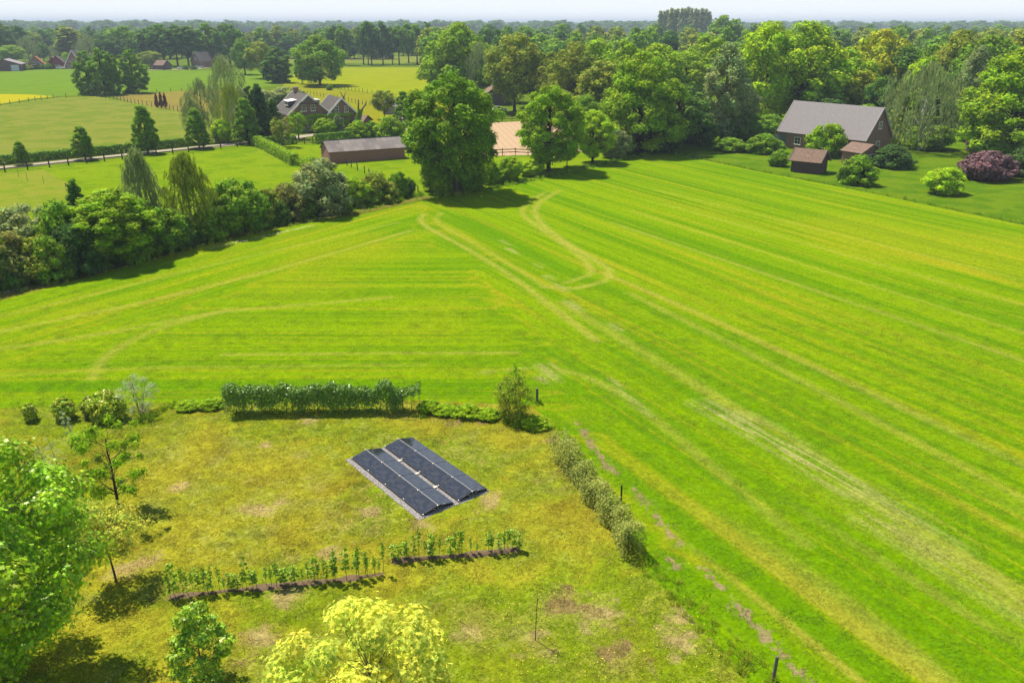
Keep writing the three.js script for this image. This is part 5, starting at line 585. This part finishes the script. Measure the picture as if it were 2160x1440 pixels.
{ // big barn on the right
  const a = [56.4, -170.7], b = [67.5, -156], L = Math.hypot(b[0] - a[0], b[1] - a[1]), g = thing('grey_roof_barn', 'large barn with plain steep grey roof behind the mown field', 'barn', null, [b[0], 0, b[1]], Math.atan2(b[0] - a[0], b[1] - a[1]));
  gable(g, { w: 8.8, d: L, eave: 3.2, ridge: 8.6, wall: wallM(BR), roof: 'grey', barge: std([0.3, 0.28, 0.27]), oh: 0.3 });
  for (const z of [-4, -9, -14]) { const w = win(g, -4.44, 1.7, z, 1.4, 1.3, [1, 1], -Math.PI / 2); } const d = part('door', box(0.1, 2.5, 2.6, -4.43, 1.25, -18), std([0.12, 0.16, 0.14], 0.7), g); win(g, 0, 2, 0.06, 1.2, 1.4); win(g, 0, 5.6, 0.06, 1, 1.2);
}
{ // small sheds in the barn garden
  const [x, z] = G(1735, 365), g = thing('garden_shed', 'small dark wooden shed with reddish roof on the barn lawn', 'shed', null, [x, 0, z], 0.9); gable(g, { w: 4, d: 4.6, eave: 2.0, ridge: 3.6, wall: std([0.07, 0.045, 0.04], 0.9), roof: 'brown', barge: std([0.1, 0.07, 0.06]) }); part('door', box(1.1, 1.8, 0.06, 0, 0.9, 0.04), std([0.1, 0.06, 0.05]), g);
  const [x2, z2] = G(1835, 348), h = thing('brick_annex', 'low brick annex in front of the grey-roofed barn', 'shed', null, [x2, 0, z2], 0.5); gable(h, { w: 5, d: 4, eave: 2.2, ridge: 3.4, wall: wallM(BR), roof: 'brown', barge: null }); win(h, 0, 1.3, 0.06, 1.2, 1);
}
// roofs among the trees and the village
function cottage(name, label, [px, py], turn, o, wins = [], extra) { const [x, z] = G(px, py), g = thing(name, label, 'house', null, [x, 0, z], turn); gable(g, o); for (const w of wins) win(g, ...w); if (extra) extra(g); return g; }
cottage('pointed_house', 'steep pointed brick house with white gable edges in the village', [156, 145], 0.25, { w: 9, d: 10, eave: 1.6, ridge: 9.4, wall: wallM(BR2), roof: 'dark', oh: 0.4 }, [[-1.4, 4.4, 0.06, 1.3, 1.3], [0.6, 4.4, 0.06, 1.3, 1.3], [2.1, 1.4, 0.06, 1, 1], [-2.4, 1.4, 0.06, 1.6, 1.3]], (g) => { part('dormer', box(3, 1.8, 3.2, 2.8, 6.4, -4), std([0.14, 0.13, 0.13]), g); });
cottage('red_gable_house', 'small house with red-boarded gable in the village', [121, 145], 0.3, { w: 7.4, d: 8, eave: 2.9, ridge: 6.4, wall: std([0.2, 0.045, 0.045], 0.8), roof: 'slate', oh: 0.4, barge: std([0.12, 0.06, 0.05]) }, [[0, 1.4, 0.06, 2.4, 1.3]]);
cottage('red_roof_house', 'brick house with bright orange-red tiled roof in the village', [77, 146], 0.45, { w: 7.6, d: 9, eave: 2.8, ridge: 6.6, wall: wallM(BR2), roof: 'red', oh: 0.35, barge: null }, [[-1.2, 3.2, 0.06, 2.4, 1.5], [1.6, 3.2, 0.06, 0.9, 1.1]], (g) => { gable(g, { w: 7, d: 8, eave: 2.6, ridge: 6.1, x: 8.2, z: -3, wall: wallM(BR2), roof: 'red', barge: null }); part('chimney', box(0.8, 1.4, 0.8, 0.2, 6.9, -6), wallM(BR2), g); });
cottage('village_barn', 'low wide brown barn with grey roof at the left of the village', [10, 150], 0.35, { w: 15, d: 16, eave: 3.2, ridge: 5.6, wall: std([0.13, 0.07, 0.06], 0.9), roof: 'grey', oh: 0.3, barge: std([0.09, 0.05, 0.045]) }, [[-4, 1.4, 0.06, 1.6, 1.2]], (g) => { part('sliding_door', box(3.6, 3, 0.08, 4.8, 1.5, 0.05), std([0.5, 0.56, 0.6], 0.6), g); });
{ const [x, z] = G(37, 147.5), g = thing('white_trailer', 'white box trailer parked beside the village barn', 'trailer', null, [x, 0, z], 0.3); part('box', box(4.6, 2.4, 2.2, 0, 1.75, 0), white, g); for (const s of [-1, 1]) part('wheel', new THREE.CylinderGeometry(0.4, 0.4, 0.24, 12).rotateX(Math.PI / 2).translate(0.3, 0.4, s * 0.95), std([0.02, 0.02, 0.02]), g); part('drawbar', box(1.4, 0.1, 0.1, -2.9, 0.6, 0), std([0.1, 0.1, 0.1]), g); }
cottage('brick_house', 'brick house with shiny dark roof under the tall trees by the road', [414, 142], -0.6, { w: 9, d: 9, eave: 3.2, ridge: 8, wall: wallM(BR), roof: 'dark', oh: 0.3, barge: std([0.25, 0.22, 0.2]) }, [[0, 4.6, 0.06, 1.2, 1.3]]);
cottage('small_barn', 'small dark-roofed shed right of the brick house', [452, 139], -0.4, { w: 6, d: 7, eave: 2.4, ridge: 5, wall: std([0.09, 0.06, 0.05], 0.9), roof: 'dark', barge: null });
cottage('open_shed', 'open-fronted shed with brown roof beside the round olive tree', [353, 146.5], 1.2, { w: 6, d: 7.5, eave: 2.3, ridge: 4.6, wall: std([0.1, 0.07, 0.06], 0.9), roof: 'brown', barge: null });
cottage('metal_roof_shed', 'shed with pale grey metal roof behind the yard trees', [882, 240], 1.35, { w: 6, d: 9, eave: 2.2, ridge: 3.6, wall: std([0.25, 0.25, 0.26], 0.8), roof: 'grey', barge: null });
cottage('hidden_house', 'brown-roofed house half hidden in the wood right of the broad oak', [1436, 235], 0.7, { w: 10, d: 16, eave: 3.4, ridge: 8, wall: wallM(BR), roof: 'brown', barge: null });
cottage('hidden_house', 'brown-roofed outbuilding glimpsed between the aspen and the dark bush', [1488, 268], 0.9, { w: 7, d: 9, eave: 3, ridge: 6, wall: wallM(BR), roof: 'brown', barge: null });
cottage('hidden_house', 'brick farm building glimpsed behind the big oaks left of the barn roof', [1640, 232], 0.8, { w: 11, d: 16, eave: 3.4, ridge: 8.4, wall: wallM(BR), roof: 'brown', barge: null });
cottage('hidden_house', 'dark wooden building behind the white car by the arena', [1048, 222], 0.2, { w: 8, d: 7, eave: 2.8, ridge: 5.6, wall: std([0.12, 0.09, 0.08], 0.9), roof: 'brown', barge: null });
cottage('garden_roof', 'small brown-tiled shelter behind the garden bushes of the farmhouse', [775, 272], 1.2, { w: 4, d: 6, eave: 1.9, ridge: 3.0, wall: std([0.14, 0.09, 0.07], 0.9), roof: 'brown', barge: null });

// ---------------------------------------------------------------- cars, horse, dead trunks
function car(label, px, py, turn, paint) {
  const [x, z] = G(px, py), g = thing('parked_car', label, 'car', null, [x, 0.03, z], turn), pm = new THREE.MeshPhysicalMaterial({ color: C(...paint), roughness: 0.35, clearcoat: 1, clearcoatRoughness: 0.1 }), tyre = std([0.02, 0.02, 0.02], 0.9), rim = std([0.4, 0.4, 0.4], 0.4, { metalness: 0.7 });
  const sh = (pts) => new THREE.Shape(pts.map((p) => new THREE.Vector2(...p))), ex = (s, d, b) => new THREE.ExtrudeGeometry(s, { depth: d - 2 * b, bevelEnabled: true, bevelSize: b, bevelThickness: b, bevelSegments: 2 }).translate(0, 0, -(d - 2 * b) / 2);
  part('body', ex(sh([[-2.1, 0.35], [2.1, 0.35], [2.15, 0.7], [2.0, 0.9], [1.0, 1.0], [-1.9, 1.05], [-2.12, 0.8]]), 1.76, 0.08), pm, g); part('cabin_glass', ex(sh([[-1.85, 1.02], [0.95, 1.0], [0.35, 1.4], [-1.5, 1.42]]), 1.56, 0.06), paneM, g); part('roof', ex(sh([[-1.5, 1.4], [0.35, 1.4], [0.2, 1.5], [-1.35, 1.5]]), 1.5, 0.05), pm, g);
  for (const a of [-1.3, 1.35]) for (const s of [-1, 1]) { const w = part('wheel', new THREE.CylinderGeometry(0.33, 0.33, 0.22, 16).rotateX(Math.PI / 2).translate(a, 0.33, s * 0.8), tyre, g); part('rim', new THREE.CylinderGeometry(0.2, 0.2, 0.02, 12).rotateX(Math.PI / 2).translate(a, 0.33, s * 0.92), rim, w); }
  for (const s of [-1, 1]) { part('headlight', box(0.08, 0.16, 0.36, 2.13, 0.75, s * 0.62), std([0.6, 0.6, 0.6], 0.2), g); part('tail_light', box(0.08, 0.2, 0.22, -2.14, 0.82, s * 0.68), std([0.3, 0.02, 0.02], 0.3), g); }
}
car('white hatchback parked in front of the red-gabled village house', 128, 145.5, 0.15, [0.7, 0.7, 0.7]); car('silver car parked in front of the brick house under the trees', 421, 143.5, 0.5, [0.4, 0.42, 0.45]); car('white car by the dark wooden building next to the arena', 1052, 236, 0.4, [0.6, 0.62, 0.65]); car('white van-like car half hidden at the far village trees', 383, 146, 0.1, [0.65, 0.65, 0.65]);
{ // white horse, head down
  const [x, z] = G(858, 275), N = 56, mc = new MarchingCubes(N, std(0xffffff), false, false, 120000), bones = [[[-0.62, 1.2, 0], [0, 1.14, 0], 0.3, 0.3], [[0, 1.14, 0], [0.62, 1.2, 0], 0.3, 0.28], [[-0.7, 1.25, 0], [-0.6, 1.05, 0], 0.27, 0.27], [[0.68, 1.24, 0], [1.12, 0.95, 0], 0.23, 0.15], [[1.12, 0.95, 0], [1.3, 0.6, 0], 0.15, 0.12], [[1.3, 0.6, 0], [1.42, 0.3, 0], 0.12, 0.075], [[-0.86, 1.3, 0], [-1.0, 0.75, 0], 0.06, 0.05]];
  for (const s of [-1, 1]) bones.push([[0.58, 1.05, s * 0.15], [0.6, 0.62, s * 0.16], 0.14, 0.075], [[0.6, 0.62, s * 0.16], [0.58 + s * 0.06, 0.1, s * 0.16], 0.07, 0.05], [[0.58 + s * 0.06, 0.1, s * 0.16], [0.62 + s * 0.06, 0.04, s * 0.16], 0.06, 0.065], [[-0.62, 1.1, s * 0.15], [-0.5, 0.75, s * 0.17], 0.2, 0.1], [[-0.5, 0.75, s * 0.17], [-0.74, 0.5, s * 0.17], 0.09, 0.065], [[-0.74, 0.5, s * 0.17], [-0.68, 0.1, s * 0.17], 0.06, 0.05], [[-0.68, 0.1, s * 0.17], [-0.63, 0.04, s * 0.17], 0.06, 0.065], [[0.98, 1.12, s * 0.06], [0.98, 1.24, s * 0.09], 0.04, 0.015]);
  const Sz = 1.6, cx = 0.2, cy = 0.85; mc.isolation = 0;
  for (let k = 0; k < N; k++) for (let j = 0; j < N; j++) for (let i = 0; i < N; i++) { const X = ((i - N / 2) / (N / 2)) * Sz + cx, Y = ((j - N / 2) / (N / 2)) * Sz + cy, Z = ((k - N / 2) / (N / 2)) * Sz; let d = 1; for (const [a, b, r0, r1] of bones) { const bx = b[0] - a[0], by = b[1] - a[1], bz = b[2] - a[2], t = clamp(((X - a[0]) * bx + (Y - a[1]) * by + (Z - a[2]) * bz) / (bx * bx + by * by + bz * bz)), q = Math.hypot(X - a[0] - bx * t, Y - a[1] - by * t, Z - a[2] - bz * t) - lerp(r0, r1, t), h = clamp(0.5 + 0.5 * (d - q) / 0.06); d = lerp(d, q, h) - 0.06 * h * (1 - h); } mc.field[i + j * N + k * N * N] = -d; }
  mc.update(); const n = mc.count, g = new THREE.BufferGeometry(); g.setAttribute('position', new THREE.BufferAttribute(mc.positionArray.slice(0, n * 3), 3)); g.setAttribute('normal', new THREE.BufferAttribute(mc.normalArray.slice(0, n * 3), 3)); g.scale(Sz, Sz, Sz).translate(cx, cy, 0);
  const h = thing('horse', 'white horse grazing beside the domed bush in the yard', 'horse', null, [x, 0.04, z], Math.PI * 0.85); part('body', g, std([0.6, 0.56, 0.5], 0.8), h); part('mane', new Wood(5).limb([[0.62, 1.44, 0], [0.9, 1.26, 0], [1.06, 1.12, 0]], 0.05, 0.05).geometry(), std([0.4, 0.36, 0.3], 0.9), h);
}
for (const [px, by, ty, l, s] of [[727, 272, 192, 'tall dead trunk with forked top and ivy in front of the second gable', 1], [757, 268, 210, 'straight dead trunk beside the forked one', 2], [748, 276, 213, 'leaning bent dead trunk with pale bark', 3]]) {
  const [x, z] = G(px, by), h = top(z, ty), g = thing('dead_trunk', l, 'tree', null, [x, 0, z]), W = new Wood(7), r = rng(720 + s), lean = s === 3 ? 2.6 : 0.2; W.limb([[0, 0, 0], [lean * 0.3, h * 0.35, 0], [lean * 0.55, h * 0.62, 0.1], [lean, h * 0.85, 0]], 0.34, 0.18); if (s === 1) { W.limb([[lean, h * 0.83, 0], [-0.5, h, 0.1]], 0.13, 0.05); W.limb([[lean, h * 0.83, 0], [0.9, h * 0.99, 0]], 0.13, 0.05); } else W.limb([[lean, h * 0.83, 0], [lean * 1.2, h, 0]], 0.17, 0.09); part('trunk', W.geometry(), BARK.dead, g);
  if (s !== 2) { const L = new Leaves(730 + s); for (let i = 0; i < 1500; i++) { const t = Math.pow(L.r(), 0.8) * 0.72, q = 0.35 + 0.65 * (1 - t) * L.r(), a = L.r() * 6.28; L.add(lean * t * 0.9 + Math.cos(a) * q, h * t, Math.sin(a) * q, Math.cos(a), 0.3, Math.sin(a), 0.3, 'tuft', L.tint()); } part('ivy', L.geometry(), leafMat('oak'), g); }
}
scene.updateMatrixWorld(true);
renderer.render(scene, camera);
